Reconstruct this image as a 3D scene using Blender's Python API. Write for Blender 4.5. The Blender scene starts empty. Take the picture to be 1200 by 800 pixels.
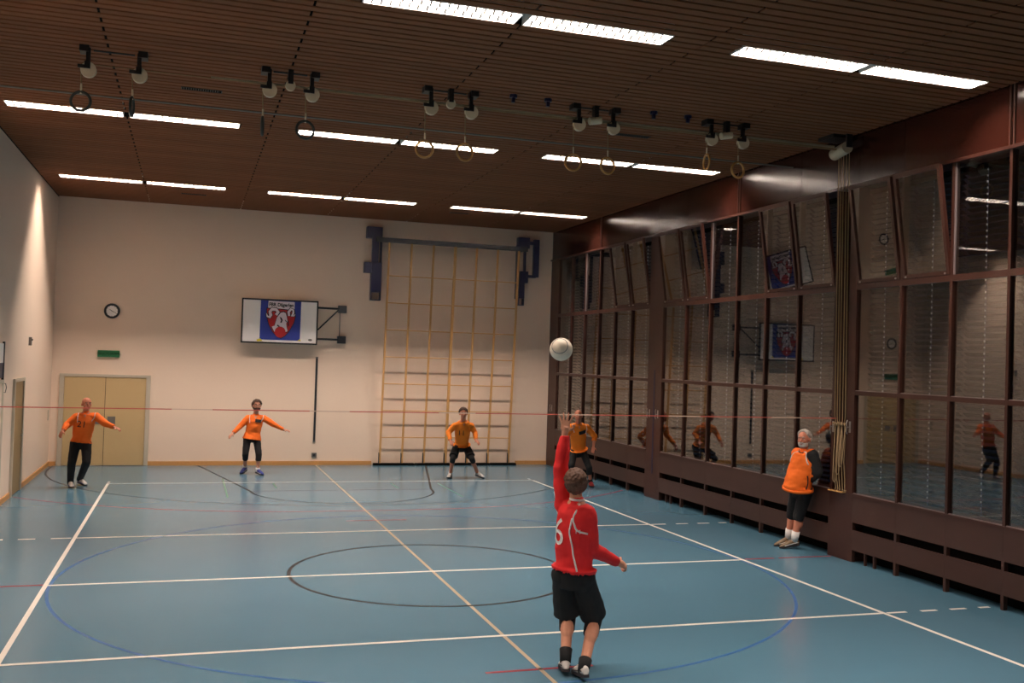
import bpy, bmesh, math, random, json
from mathutils import Vector as V, Matrix, noise
from mathutils.bvhtree import BVHTree
random.seed(7)
C = bpy.context.scene.collection
SC = bpy.context.scene
PI = math.pi

# ---------------------------------------------------------------- camera
cam_d = bpy.data.cameras.new('camera'); cam = bpy.data.objects.new('camera', cam_d); C.objects.link(cam)
cam_d.sensor_width = 36.0; cam_d.sensor_fit = 'HORIZONTAL'; cam_d.lens = 1159.53 * 36 / 1200
cam_d.clip_start = 0.05; cam_d.clip_end = 200
yaw, pit, rol = -0.314534, 0.019298, 0.031269
f_ = V((-math.sin(yaw) * math.cos(pit), math.cos(yaw) * math.cos(pit), math.sin(pit)))
r_ = V((math.cos(yaw), math.sin(yaw), 0)); u_ = r_.cross(f_)
r2 = math.cos(rol) * r_ + math.sin(rol) * u_; u2 = r2.cross(f_)
cam.matrix_world = Matrix(((r2.x, u2.x, -f_.x, -3.025), (r2.y, u2.y, -f_.y, -12.2555), (r2.z, u2.z, -f_.z, 2.6979), (0, 0, 0, 1)))
SC.camera = cam

# ---------------------------------------------------------------- world (night outside), exposure
W = bpy.data.worlds.new('world'); SC.world = W; W.use_nodes = True
W.node_tree.nodes['Background'].inputs[0].default_value = (0.010, 0.012, 0.02, 1)
W.node_tree.nodes['Background'].inputs[1].default_value = 0.15
SC.view_settings.view_transform = 'Standard'; SC.view_settings.look = 'None'
SC.view_settings.gamma = 1; SC.view_settings.use_curve_mapping = False
SC.view_settings.exposure = 1.45
LAMP_POWER = 26.0
LAMP_COL = (1.0, 0.83, 0.72)
try:
    SC.cycles.use_denoising = True
    SC.cycles.max_bounces = 8; SC.cycles.diffuse_bounces = 5; SC.cycles.glossy_bounces = 4
    SC.cycles.transparent_max_bounces = 16; SC.cycles.transmission_bounces = 4
    SC.cycles.sample_clamp_indirect = 6.0
    SC.cycles.caustics_reflective = False; SC.cycles.caustics_refractive = False
except Exception: pass

# ---------------------------------------------------------------- materials
def lin(c):
    return tuple((x / 12.92 if x <= .04045 else ((x + .055) / 1.055) ** 2.4) for x in (v / 255 for v in c))
def mat(name, col, rough=.6, var=0, scale=20, bump=0, metal=0, stretch=(1, 1, 1), spec=.5, objvar=0, emit=None, coat=0):
    m = bpy.data.materials.new(name); m.use_nodes = True; nt = m.node_tree; b = nt.nodes['Principled BSDF']
    col = lin(col)
    b.inputs['Base Color'].default_value = (*col, 1); b.inputs['Roughness'].default_value = rough
    b.inputs['Metallic'].default_value = metal; b.inputs['Specular IOR Level'].default_value = spec
    if coat: b.inputs['Coat Weight'].default_value = coat; b.inputs['Coat Roughness'].default_value = .15
    tc = nt.nodes.new('ShaderNodeTexCoord'); mp = nt.nodes.new('ShaderNodeMapping'); mp.inputs['Scale'].default_value = stretch
    nt.links.new(tc.outputs['Object'], mp.inputs['Vector'])
    nz = nt.nodes.new('ShaderNodeTexNoise'); nz.inputs['Scale'].default_value = scale; nz.inputs['Detail'].default_value = 4
    nt.links.new(mp.outputs[0], nz.inputs['Vector'])
    if var or objvar:
        hsv = nt.nodes.new('ShaderNodeHueSaturation'); hsv.inputs['Color'].default_value = (*col, 1)
        ma = nt.nodes.new('ShaderNodeMath'); ma.operation = 'MULTIPLY_ADD'
        nt.links.new(nz.outputs['Fac'], ma.inputs[0]); ma.inputs[1].default_value = var * 2; ma.inputs[2].default_value = 1 - var
        out = ma.outputs[0]
        if objvar:
            oi = nt.nodes.new('ShaderNodeObjectInfo'); mb = nt.nodes.new('ShaderNodeMath'); mb.operation = 'MULTIPLY_ADD'
            nt.links.new(oi.outputs['Random'], mb.inputs[0]); mb.inputs[1].default_value = objvar * 2; mb.inputs[2].default_value = 1 - objvar
            mc = nt.nodes.new('ShaderNodeMath'); mc.operation = 'MULTIPLY'; nt.links.new(out, mc.inputs[0]); nt.links.new(mb.outputs[0], mc.inputs[1]); out = mc.outputs[0]
        nt.links.new(out, hsv.inputs['Value']); nt.links.new(hsv.outputs[0], b.inputs['Base Color'])
    if bump:
        bp = nt.nodes.new('ShaderNodeBump'); bp.inputs['Strength'].default_value = bump; bp.inputs['Distance'].default_value = .01
        nt.links.new(nz.outputs['Fac'], bp.inputs['Height']); nt.links.new(bp.outputs[0], b.inputs['Normal'])
    if emit: b.inputs['Emission Color'].default_value = (*lin(emit[0]), 1); b.inputs['Emission Strength'].default_value = emit[1]
    return m
M = {}
M['plaster'] = mat('wall_plaster', (238, 214, 192), .85, .02, 30, .03)
M['floor'] = mat('floor_sheet', (84, 125, 146), .22, .03, 1.3, 0, spec=.45)
M['white_line'] = mat('white_line_paint', (232, 226, 216), .4)
M['cream_line'] = mat('cream_line_paint', (176, 160, 136), .4)
M['black_line'] = mat('black_line_paint', (38, 38, 42), .4)
M['blue_line'] = mat('blue_line_paint', (52, 102, 158), .4)
M['red_line'] = mat('red_line_paint', (150, 40, 55), .4)
M['green_line'] = mat('green_line_paint', (98, 142, 120), .4)
M['brown_line'] = mat('brown_line_paint', (120, 78, 80), .4)
M['board'] = mat('ceiling_wood', (128, 82, 54), .75, .12, 6, .05, stretch=(.6, 9, 9), objvar=.10, spec=.2)
M['void'] = mat('dark_void', (9, 7, 6), .9, spec=.1)
M['wood'] = mat('dark_red_wood', (62, 34, 26), .38, .10, 5, .03, stretch=(8, 8, .7), spec=.4)
M['fascia'] = mat('fascia_wood', (50, 22, 15), .20, .12, 5, 0, stretch=(8, .8, 8), spec=.5)
M['rad'] = mat('radiator_cover_wood', (68, 45, 38), .45, .06, 5, 0, stretch=(6, .8, 6), spec=.35)
M['bead'] = mat('glazing_bead', (150, 140, 140), .35, metal=.4)
M['pine'] = mat('pale_pine', (206, 150, 88), .5, .08, 6, stretch=(5, 5, 1))
M['ladder'] = mat('ladder_wood', (208, 158, 96), .5, .08, 5, stretch=(5, 5, 1))
M['door'] = mat('cream_door', (200, 172, 124), .55, .02, 4)
M['doorframe'] = mat('door_frame_paint', (196, 184, 164), .6, .02, 8)
M['brown_door'] = mat('tan_door', (150, 124, 84), .5, .04, 4)
M['grey'] = mat('grey_metal', (128, 124, 118), .4, .03, 10, metal=.5)
M['steel'] = mat('dark_steel', (52, 54, 58), .45, .05, 10, metal=.4)
M['navy'] = mat('navy_steel', (20, 24, 62), .4, .05, 10)
M['black'] = mat('black_paint', (18, 18, 22), .45, .03, 10)
M['cream'] = mat('cream_plastic', (214, 200, 172), .5, .04, 10)
M['railpaint'] = mat('rail_paint', (172, 164, 140), .5, .04, 10)
M['rope'] = mat('rope_fibre', (148, 124, 92), .9, .1, 60, .2)
M['boardwhite'] = mat('whiteboard', (253, 248, 244), .35, .01, 3)
M['flagblue'] = mat('flag_blue', (34, 52, 140), .8, .08, 5)
M['flagwhite'] = mat('flag_white', (226, 216, 222), .8)
M['flagred'] = mat('flag_red', (176, 28, 30), .8)
M['flagblack'] = mat('flag_black', (24, 20, 34), .8)
M['yellow'] = mat('yellow_tape', (222, 206, 50), .6)
M['green_sign'] = mat('green_sign', (24, 104, 62), .4)
M['sign_white'] = mat('sign_lettering', (176, 206, 176), .5)
M['skin'] = mat('skin', (205, 145, 118), .5, .05, 12, spec=.3)
M['skin_ruddy'] = mat('ruddy_skin', (206, 132, 104), .5, .05, 12, spec=.3)
M['eye_white'] = mat('eye_white', (225, 220, 212), .3)
M['eye_dark'] = mat('eye_dark', (38, 28, 24), .3)
M['lip'] = mat('lip', (160, 84, 76), .5)
M['hair_brown'] = mat('brown_hair', (70, 48, 34), .7, .25, 90, .3)
M['hair_dark'] = mat('dark_brown_hair', (80, 50, 32), .7, .2, 90, .1)
M['hair_grey'] = mat('grey_hair', (196, 188, 178), .8, .15, 90, .3)
M['orange'] = mat('orange_jersey', (248, 112, 22), .8, .05, 8, .1)
M['orange_y'] = mat('amber_jersey', (250, 134, 26), .8, .05, 8, .1)
M['red'] = mat('red_jersey', (222, 22, 26), .75, .05, 8, .1)
M['blackcloth'] = mat('black_cloth', (16, 16, 19), .85, .1, 10, .1)
M['darkcloth'] = mat('dark_cloth', (30, 28, 34), .85, .1, 10, .1)
M['whitecloth'] = mat('white_cloth', (232, 226, 222), .8)
M['sole'] = mat('shoe_sole', (44, 40, 44), .6)
M['shoe_white'] = mat('white_shoe', (214, 208, 202), .6, .1, 30)
M['shoe_blue'] = mat('blue_shoe', (52, 62, 140), .6, .1, 30)
M['shoe_brown'] = mat('olive_brown_shoe', (116, 96, 72), .6, .25, 40)
M['shoe_red'] = mat('red_shoe', (150, 40, 44), .6, .1, 30)
M['shoe_orange'] = mat('orange_trim', (232, 92, 40), .6)
M['ring_wood'] = mat('ring_wood', (190, 140, 78), .45, .1, 20)
M['ring_dark'] = mat('ring_dark', (42, 48, 46), .5)
M['lampwhite'] = mat('lamp_reflector', (252, 251, 249), .35, spec=.5)
M['louvre'] = mat('louvre_metal', (104, 100, 96), .5, spec=.3)
M['blind'] = mat('blind_slat', (40, 33, 30), .55, .05, 5)
M['clip'] = mat('blind_clip_glint', (196, 198, 202), .5)  # pale matt colour stands in for light glinting off the slat clips
M['blindcord'] = mat('blind_cord', (70, 80, 120), .7)
M['handle_metal'] = mat('handle_metal', (168, 164, 160), .3, metal=.8)

GLASS_IOR = 1.78
def glass_mat():
    m = bpy.data.materials.new('window_glass'); m.use_nodes = True; nt = m.node_tree
    for n in list(nt.nodes): nt.nodes.remove(n)
    o = nt.nodes.new('ShaderNodeOutputMaterial'); mx = nt.nodes.new('ShaderNodeMixShader')
    t = nt.nodes.new('ShaderNodeBsdfTransparent'); t.inputs[0].default_value = (.86, .87, .86, 1)
    g = nt.nodes.new('ShaderNodeBsdfGlossy'); g.inputs['Roughness'].default_value = 0.0; g.inputs[0].default_value = (1, .98, .96, 1)
    fr = nt.nodes.new('ShaderNodeFresnel'); ge = nt.nodes.new('ShaderNodeNewGeometry'); mr = nt.nodes.new('ShaderNodeMapRange')
    mr.inputs['To Min'].default_value = GLASS_IOR; mr.inputs['To Max'].default_value = 1 / GLASS_IOR      # same reflectance on both faces of a pane
    nt.links.new(ge.outputs['Backfacing'], mr.inputs['Value']); nt.links.new(mr.outputs[0], fr.inputs['IOR'])
    nt.links.new(fr.outputs[0], mx.inputs[0]); nt.links.new(t.outputs[0], mx.inputs[1]); nt.links.new(g.outputs[0], mx.inputs[2])
    nt.links.new(mx.outputs[0], o.inputs[0]); return m
M['glass'] = glass_mat()
def tape_mat():
    m = mat('tape_red_white', (190, 40, 40), .6); nt = m.node_tree; b = nt.nodes['Principled BSDF']
    tc = nt.nodes.new('ShaderNodeTexCoord'); sx = nt.nodes.new('ShaderNodeSeparateXYZ'); nt.links.new(tc.outputs['Object'], sx.inputs[0])
    w = nt.nodes.new('ShaderNodeMath'); w.operation = 'MULTIPLY'; w.inputs[1].default_value = .62; nt.links.new(sx.outputs['X'], w.inputs[0])
    fr = nt.nodes.new('ShaderNodeMath'); fr.operation = 'FRACT'; nt.links.new(w.outputs[0], fr.inputs[0])
    lt = nt.nodes.new('ShaderNodeMath'); lt.operation = 'LESS_THAN'; lt.inputs[1].default_value = .30; nt.links.new(fr.outputs[0], lt.inputs[0])
    ri = nt.nodes.new('ShaderNodeMath'); ri.operation = 'GREATER_THAN'; ri.inputs[1].default_value = -3.2; nt.links.new(sx.outputs['X'], ri.inputs[0])
    mu = nt.nodes.new('ShaderNodeMath'); mu.operation = 'MULTIPLY'; nt.links.new(lt.outputs[0], mu.inputs[0]); nt.links.new(ri.outputs[0], mu.inputs[1])
    mx = nt.nodes.new('ShaderNodeMix'); mx.data_type = 'RGBA'; mx.inputs['A'].default_value = (*lin((184, 84, 72)), 1); mx.inputs['B'].default_value = (*lin((206, 176, 156)), 1)
    nt.links.new(mu.outputs[0], mx.inputs['Factor']); nt.links.new(mx.outputs['Result'], b.inputs['Base Color']); return m
M['tape'] = tape_mat()

# ---------------------------------------------------------------- helpers
class MB:
    def __init__(s): s.v = []; s.f = []
    def add(s, vs, fs):
        n = len(s.v); s.v += [V(p) for p in vs]; s.f += [tuple(i + n for i in q) for q in fs]; return s
    def box(s, x0, x1, y0, y1, z0, z1):
        return s.add([(x0, y0, z0), (x1, y0, z0), (x1, y1, z0), (x0, y1, z0), (x0, y0, z1), (x1, y0, z1), (x1, y1, z1), (x0, y1, z1)],
                     [(0, 3, 2, 1), (4, 5, 6, 7), (0, 1, 5, 4), (1, 2, 6, 5), (2, 3, 7, 6), (3, 0, 4, 7)])
    def cone(s, a, b, ra, rb, n=12, cap=True):
        a, b = V(a), V(b); d = (b - a).normalized(); t = d.orthogonal().normalized(); w = d.cross(t)
        vs = []
        for c, r in ((a, ra), (b, rb)):
            for i in range(n): vs.append(c + (t * math.cos(2 * PI * i / n) + w * math.sin(2 * PI * i / n)) * r)
        fs = [(i, (i + 1) % n, n + (i + 1) % n, n + i) for i in range(n)]
        if cap: fs += [tuple(range(n - 1, -1, -1)), tuple(range(n, 2 * n))]
        return s.add(vs, fs)
    def tube(s, pts, r, n=8, closed=False):
        pts = [V(p) for p in pts]; N = len(pts); rs = r if isinstance(r, (list, tuple)) else [r] * N
        vs = []; up = None
        for i, p in enumerate(pts):
            d = (pts[(i + 1) % N] - pts[i - 1]) if closed else (pts[min(i + 1, N - 1)] - pts[max(i - 1, 0)])
            d.normalize()
            if up is None: up = d.orthogonal().normalized()
            up = (up - d * up.dot(d)); up = up.normalized() if up.length > 1e-6 else d.orthogonal().normalized()
            w = d.cross(up)
            for k in range(n): vs.append(p + (up * math.cos(2 * PI * k / n) + w * math.sin(2 * PI * k / n)) * rs[i])
        fs = []
        for i in range(N if closed else N - 1):
            j = (i + 1) % N
            for k in range(n): fs.append((i * n + k, i * n + (k + 1) % n, j * n + (k + 1) % n, j * n + k))
        if not closed: fs += [tuple(range(n - 1, -1, -1)), tuple((N - 1) * n + k for k in range(n))]
        return s.add(vs, fs)
    def ell(s, c, r, ax=None, nu=16, nv=10):
        c = V(c); ax = ax or (V((1, 0, 0)), V((0, 1, 0)), V((0, 0, 1)))
        if not isinstance(r, (tuple, list)): r = (r, r, r)
        vs = [c + ax[2] * r[2]]
        for j in range(1, nv):
            t = PI * j / nv
            for i in range(nu):
                a = 2 * PI * i / nu
                vs.append(c + ax[0] * (r[0] * math.sin(t) * math.cos(a)) + ax[1] * (r[1] * math.sin(t) * math.sin(a)) + ax[2] * (r[2] * math.cos(t)))
        vs.append(c - ax[2] * r[2]); L = len(vs) - 1
        fs = [(0, 1 + i, 1 + (i + 1) % nu) for i in range(nu)]
        for j in range(nv - 2):
            for i in range(nu):
                a = 1 + j * nu + i; b = 1 + j * nu + (i + 1) % nu; fs.append((a, a + nu, b + nu, b))
        fs += [(L, 1 + (nv - 2) * nu + (i + 1) % nu, 1 + (nv - 2) * nu + i) for i in range(nu)]
        if ax[0].cross(ax[1]).dot(ax[2]) < 0: fs = [q[::-1] for q in fs]
        return s.add(vs, fs)
    def cap(s, a, b, ra, rb):                       # capsule
        s.cone(a, b, ra, rb, 14); s.ell(a, ra, None, 14, 8); return s.ell(b, rb, None, 14, 8)
    def loft(s, secs, n=22):                        # secs: (centre, side vec*radius, front vec*radius)
        vs = []
        for c, sv, fv in secs:
            for i in range(n):
                a = 2 * PI * i / n; vs.append(V(c) + sv * math.cos(a) + fv * math.sin(a))
        fs = []
        for j in range(len(secs) - 1):
            for i in range(n): fs.append((j * n + i, j * n + (i + 1) % n, (j + 1) * n + (i + 1) % n, (j + 1) * n + i))
        m = len(secs) - 1
        fs += [tuple(range(n - 1, -1, -1)), tuple(m * n + i for i in range(n))]
        return s.add(vs, fs)
    def prism(s, pts, ax, t):                       # polygon pts extruded by vector
        n = len(pts); pts = [V(p) for p in pts]; t = V(t)
        return s.add(pts + [p + t for p in pts], [tuple(range(n)), tuple(range(2 * n - 1, n - 1, -1))] + [(i, i + n, (i + 1) % n + n, (i + 1) % n) for i in range(n)])
    def mesh(s, name, off=V((0, 0, 0)), smooth=False):
        me = bpy.data.meshes.new(name); me.from_pydata([tuple(p - off) for p in s.v], [], s.f); me.validate()
        bm = bmesh.new(); bm.from_mesh(me); bmesh.ops.recalc_face_normals(bm, faces=bm.faces); bm.to_mesh(me); bm.free()
        if smooth: me.polygons.foreach_set('use_smooth', [True] * len(me.polygons))
        return me
def base_of(p):
    o = V((0, 0, 0))
    while p is not None: o = o + p.location; p = p.parent
    return o
def link(me, name, m, parent=None, **k):
    o = bpy.data.objects.new(name, me); C.objects.link(o); o.parent = parent
    if m is not None and not me.materials: me.materials.append(m)
    for a, b in k.items(): o[a] = b
    return o
def obj(name, mb, m, parent=None, smooth=False, **k):
    return link(mb.mesh(name, base_of(parent), smooth), name, m, parent, **k)
def thing(name, label, cat, loc=(0, 0, 0), group=None, **k):
    o = bpy.data.objects.new(name, None); C.objects.link(o); o.location = loc; o.empty_display_size = .1
    o['label'] = label; o['category'] = cat
    if group: o['group'] = group
    return o
def tag(o, label, cat, group=None):
    o['label'] = label; o['category'] = cat
    if group: o['group'] = group
    return o
def struct(name, mb, m, **k):
    o = obj(name, mb, m); o['kind'] = 'structure'
    for a, b in k.items(): o[a] = b
    return o
def sempty(name):
    o = bpy.data.objects.new(name, None); C.objects.link(o); o['kind'] = 'structure'; return o
def text_mesh(txt, size=1, ext=0.0, bold=0.0):
    cu = bpy.data.curves.new('t', 'FONT'); cu.body = txt; cu.size = size; cu.align_x = 'CENTER'; cu.align_y = 'CENTER'; cu.extrude = ext; cu.offset = bold; cu.resolution_u = 3
    o = bpy.data.objects.new('t', cu); C.objects.link(o); dg = bpy.context.evaluated_depsgraph_get()
    me = bpy.data.meshes.new_from_object(o.evaluated_get(dg)); bpy.data.objects.remove(o); bpy.data.curves.remove(cu)
    mb = MB(); mb.add([v.co for v in me.vertices], [tuple(p.vertices) for p in me.polygons]); bpy.data.meshes.remove(me); return mb
def dup(root, loc, label=None, group=None, rotz=None):
    r = root.copy(); C.objects.link(r); r.location = loc
    if label: r['label'] = label
    if group: r['group'] = group
    if rotz is not None: r.rotation_euler.z = rotz
    for ch in list(root.children):
        c = ch.copy(); C.objects.link(c); c.parent = r
        for g in ch.children:
            d = g.copy(); C.objects.link(d); d.parent = c
    return r

XL, XR, YB, YF, ZC = -5.97, 5.98, 12.23, -12.9, 6.09
ROWS = [-9.03, -2.95, 3.13, 9.21]
FX = [(-5.61, -4.06), (-3.98, -2.43), (-1.57, -.03), (.05, 1.61), (2.44, 4.01), (4.10, 5.66)]
# ================================================================= setting
struct('floor', MB().box(XL - .3, XR + .9, YF - .3, YB + .3, -.2, 0), M['floor'])
floor = bpy.data.objects['floor']
HZ = [0]
def seg(name, pts, w, m, closed=False, h=None, **k):
    HZ[0] += 1; z0 = .0; z1 = .0006 + (HZ[0] % 9) * .0002 if h is None else h
    pts = [V((p[0], p[1], 0)) for p in pts]; N = len(pts); vs = []
    for i, p in enumerate(pts):
        a = pts[(i - 1) % N] if (closed or i) else p; b = pts[(i + 1) % N] if (closed or i < N - 1) else p
        d = (b - a).normalized(); nn = V((-d.y, d.x, 0)) * w / 2
        for q, z in ((p - nn, z0), (p + nn, z0), (p + nn, z1), (p - nn, z1)): vs.append((q.x, q.y, z))
    fs = []
    for i in range(N if closed else N - 1):
        j = (i + 1) % N
        for k2 in range(4): fs.append((4 * i + k2, 4 * i + (k2 + 1) % 4, 4 * j + (k2 + 1) % 4, 4 * j + k2))
    if not closed: fs += [(0, 1, 2, 3), (4 * N - 1, 4 * N - 2, 4 * N - 3, 4 * N - 4)]
    return obj(name, MB().add(vs, fs), m, floor, **k)
def arc(cx, cy, r, a0, a1, n): return [(cx + r * math.cos(a0 + (a1 - a0) * i / n), cy + r * math.sin(a0 + (a1 - a0) * i / n)) for i in range(n + 1)]
for sg in (-1, 1):
    seg('court_line', [(sg * 4.475, -9), (sg * 4.475, 9)], .05, M['white_line'], h=.0026, label='white sideline')
    seg('court_line', [(-4.5, sg * 8.975), (4.5, sg * 8.975)], .05, M['white_line'], h=.0024, label='white end line')
    seg('court_line', [(-4.45, sg * 2.975), (4.45, sg * 2.975)], .05, M['white_line'], h=.0024, label='white attack line')
    for s2 in (-1, 1):
        for k in range(4):
            x0 = 4.5 + k * .41 if k else 4.52
            x1 = min((4.78 if k == 0 else x0 + .21), 5.96)
            if k: x0 = 4.57 + .41 * k; x1 = min(x0 + .22, 5.95)
            if x1 - x0 > .05: seg('line_dash', [(s2 * x0, sg * 2.975), (s2 * x1, sg * 2.975)], .05, M['white_line'])
        seg('corner_mark', [(s2 * 4.475, sg * 9.13), (s2 * 4.475, sg * 9.28)], .05, M['white_line'])
seg('court_line', [(-4.45, 0), (4.45, 0)], .05, M['white_line'], h=.0024, label='white centre line')
seg('court_line', [(0, -12), (0, 12.22)], .04, M['cream_line'], h=.0020, label='cream lengthwise line')
seg('court_line', arc(0, 0, 1.78, 0, 2 * PI, 72)[:-1], .045, M['black_line'], True, h=.0022, label='black centre circle')
seg('court_line', arc(0, 0, 4.43, 0, 2 * PI, 110)[:-1], .035, M['blue_line'], True, h=.0010, label='blue large circle')
for a, b in ((-5.95, -4.5), (4.53, 5.0), (5.08, 5.95)): seg('court_line', [(a, .03), (b, .03)], .045, M['red_line'], label='dark red line')
for y in (-4.05, 3.96): seg('court_line', [(-.5, y), (.5, y)], .04, M['red_line'], label='dark red short line')
for sg in (1, -1):
    f = lambda L: [(x, sg * y) for x, y in L]
    seg('court_line', f([(5.88, 12.2), (5.88, 11.5)] + arc(0, 11.5, 5.88, 0, -PI, 60)[1:] + [(-5.88, 12.2)]), .04, M['black_line'], label='black outer arc')
    seg('court_line', f(arc(.7, 12.25, 7.25, -math.acos(5.2 / 7.25), -PI / 2, 24) + arc(-.7, 12.25, 7.25, -PI / 2, -PI + math.acos(5.2 / 7.25), 24)), .04, M['red_line'], label='dark red arc')
    seg('court_line', f([(-2.74, 12.2), (-1.8, 7.65)]), .045, M['black_line'], label='black key line')
    seg('court_line', f([(2.74, 12.2), (1.8, 7.65)]), .045, M['black_line'], label='black key line')
    seg('court_line', f(arc(0, 7.65, 1.8, 0, -PI, 30)), .045, M['black_line'], label='black key arc')
    seg('court_line', f([(-1.75, 7.66), (1.75, 7.66)]), .03, M['brown_line'], label='faint brown line')
    for a in [(-2.26, 9.6, 6.8), (-1.28, 8.84, 8.04), (1.16, 8.68, 7.85), (2.17, 8.6, 6.5)]:
        seg('court_line', f([(a[0], a[1]), (a[0], a[2])]), .032, M['green_line'], label='pale green line')

# walls
struct('wall_back', MB().box(XL - .2, XR + .9, YB, YB + .2, -.2, 7), M['plaster'])
struct('wall_front', MB().box(XL - .2, XR + .9, YF - .2, YF, -.2, 7), M['plaster'])
struct('wall_left', MB().box(XL - .2, XL, YF, YB, -.2, 7), M['plaster'])
struct('baseboard_left', MB().box(XL, XL + .02, YF, 4.95, 0, .1).box(XL, XL + .02, 6.08, 7.1, 0, .1).box(XL, XL + .02, 8.24, YB, 0, .1), M['pine'])
struct('baseboard_back', MB().box(XL + .02, -5.82, YB - .02, YB, 0, .1).box(-3.86, 1.36, YB - .02, YB, 0, .1).box(5.12, XR, YB - .02, YB, 0, .1), M['pine'])

# ceiling: dark void slab, individual slats below it
struct('ceiling', MB().box(XL, XR + .3, YF, YB, 6.32, 6.42), M['void'])
ceil = bpy.data.objects['ceiling']
PW = .152
bmesh_cache = {}
seams = [-5.96, -4.02, -1.99, .045, 2.02, 4.055, 5.97]
rest = MB(); cnt = 0
rows = []
k = 0
y = ROWS[1] + .152
lo = int(math.floor((YF - ROWS[1]) / PW)) + 1; hi = int(math.floor((YB - ROWS[1]) / PW))
blist = []
for k in range(lo, hi):
    y0 = ROWS[1] + k * PW; yc = y0 + PW / 2
    fix = any(abs(yc - r) < PW * .99 for r in ROWS)
    if fix: spans = [(-5.96, -5.63), (-2.41, -1.99), (-1.98, -1.59), (1.63, 2.02), (2.03, 2.42), (5.68, 5.97)]
    else:
        sm_ = [-5.96, -4.02, .045, 4.055, 5.97] if k % 2 else [-5.96, -1.99, 2.02, 5.97]
        spans = [(sm_[i] + .014, sm_[i + 1] - .014) for i in range(len(sm_) - 1)]
    for x0, x1 in spans:
        vis = y0 > -3.6
        blist.append((y0, x0, x1, vis))
vis = [b for b in blist if b[3]][:300]
cache = {}
for b in blist:
    y0, x0, x1, v = b
    if b in vis:
        L = round(x1 - x0, 3)
        if L not in cache:
            e = .004
            cache[L] = MB().add([(0, e, 0), (L, e, 0), (L, PW - .038 - e, 0), (0, PW - .038 - e, 0), (0, 0, .004), (L, 0, .004), (L, PW - .038, .004), (0, PW - .038, .004), (0, 0, .014), (L, 0, .014), (L, PW - .038, .014), (0, PW - .038, .014)],
                [(0, 1, 2, 3), (0, 4, 5, 1), (1, 5, 6, 2), (2, 6, 7, 3), (3, 7, 4, 0), (4, 8, 9, 5), (5, 9, 10, 6), (6, 10, 11, 7), (7, 11, 8, 4), (8, 11, 10, 9)]).mesh('ceiling_board')
        o = link(cache[L], 'ceiling_board', M['board'], ceil); o.location = (x0, y0 + .019, ZC + random.uniform(0, .0015))
    else: rest.box(x0, x1, y0 + .019, y0 + PW - .019, ZC, ZC + .014)
obj('ceiling_board', rest, M['board'], ceil)['kind'] = 'stuff'
# edge strips closing the slats to the walls
struct('trim_1', MB().box(XL, XL + .01, YF, YB, ZC - .0, 6.32), M['void'])

# ---------------------------------------------------------------- fluorescent fixtures
def fixture(x0, x1, y, label):
    cx = (x0 + x1) / 2; t = thing('ceiling_light', label, 'ceiling light', (cx, y, ZC), 'fluorescent lights in the slatted ceiling')
    L = (x1 - x0) / 2; h = .135; hw = .146
    m = MB()                                             # open-bottom housing
    m.box(cx - L, cx + L, y - hw, y + hw, ZC + h, ZC + h + .01)
    m.box(cx - L, cx + L, y - hw - .004, y - hw, ZC - .002, ZC + h).box(cx - L, cx + L, y + hw, y + hw + .004, ZC - .002, ZC + h)
    m.box(cx - L, cx - L + .012, y - hw, y + hw, ZC - .002, ZC + h).box(cx + L - .012, cx + L, y - hw, y + hw, ZC - .002, ZC + h)
    obj('reflector', m, M['lampwhite'], t)
    obj('divider', MB().prism([(cx - L + .012, y - .009, ZC + .006), (cx - L + .012, y + .009, ZC + .006), (cx - L + .012, y + .002, ZC + h), (cx - L + .012, y - .002, ZC + h)], None, (2 * L - .024, 0, 0)), M['lampwhite'], t)
    g = MB(); n = 17
    for i in range(1, n):
        x = cx - L + 2 * L * i / n
        for s in (-1, 1):
            ya, yb = y + s * .008, y + s * (hw - .001); vs = []
            for q in range(7):
                u = q / 6; yy = ya + (yb - ya) * u; zb = ZC + .004 + .024 * math.sin(PI * u)
                vs += [(x - .010, yy, zb), (x + .010, yy, zb), (x, yy, ZC + .055)]
            fs = [(0, 1, 2), (18, 20, 19)]
            for q in range(6):
                k = 3 * q; fs += [(k, k + 3, k + 4, k + 1), (k + 1, k + 4, k + 5, k + 2), (k + 2, k + 5, k + 3, k)]
            g.add(vs, fs)
    obj('louvre', g, M['louvre'], t, kind='stuff')
    for s in (-1, 1):
        obj('tube', MB().cone((cx - L + .03, y + s * .074, ZC + .103), (cx + L - .03, y + s * .074, ZC + .103), .012, .012, 8), TUBE, t)
        ld = bpy.data.lights.new('tube_light', 'AREA'); ld.shape = 'RECTANGLE'; ld.size = 2 * L - .06; ld.size_y = .028; ld.energy = LAMP_POWER; ld.color = LAMP_COL
        lo_ = bpy.data.objects.new('tube_light', ld); C.objects.link(lo_); lo_.parent = t; lo_.location = (0, s * .074, .086)
TUBE = mat('lamp_tube', (255, 250, 244), .4, emit=((255, 240, 228), 2.0))
rn = ['row behind the camera', 'nearest visible row', 'row behind the rings', 'row nearest the back wall']
cn = ['first', 'second', 'third', 'fourth', 'fifth', 'sixth']
for j, y in enumerate(ROWS):
    for i, (x0, x1) in enumerate(FX):
        fixture(x0, x1, y, 'white louvred ceiling light, %s from the left in the %s' % (cn[i], rn[j]))

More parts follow.
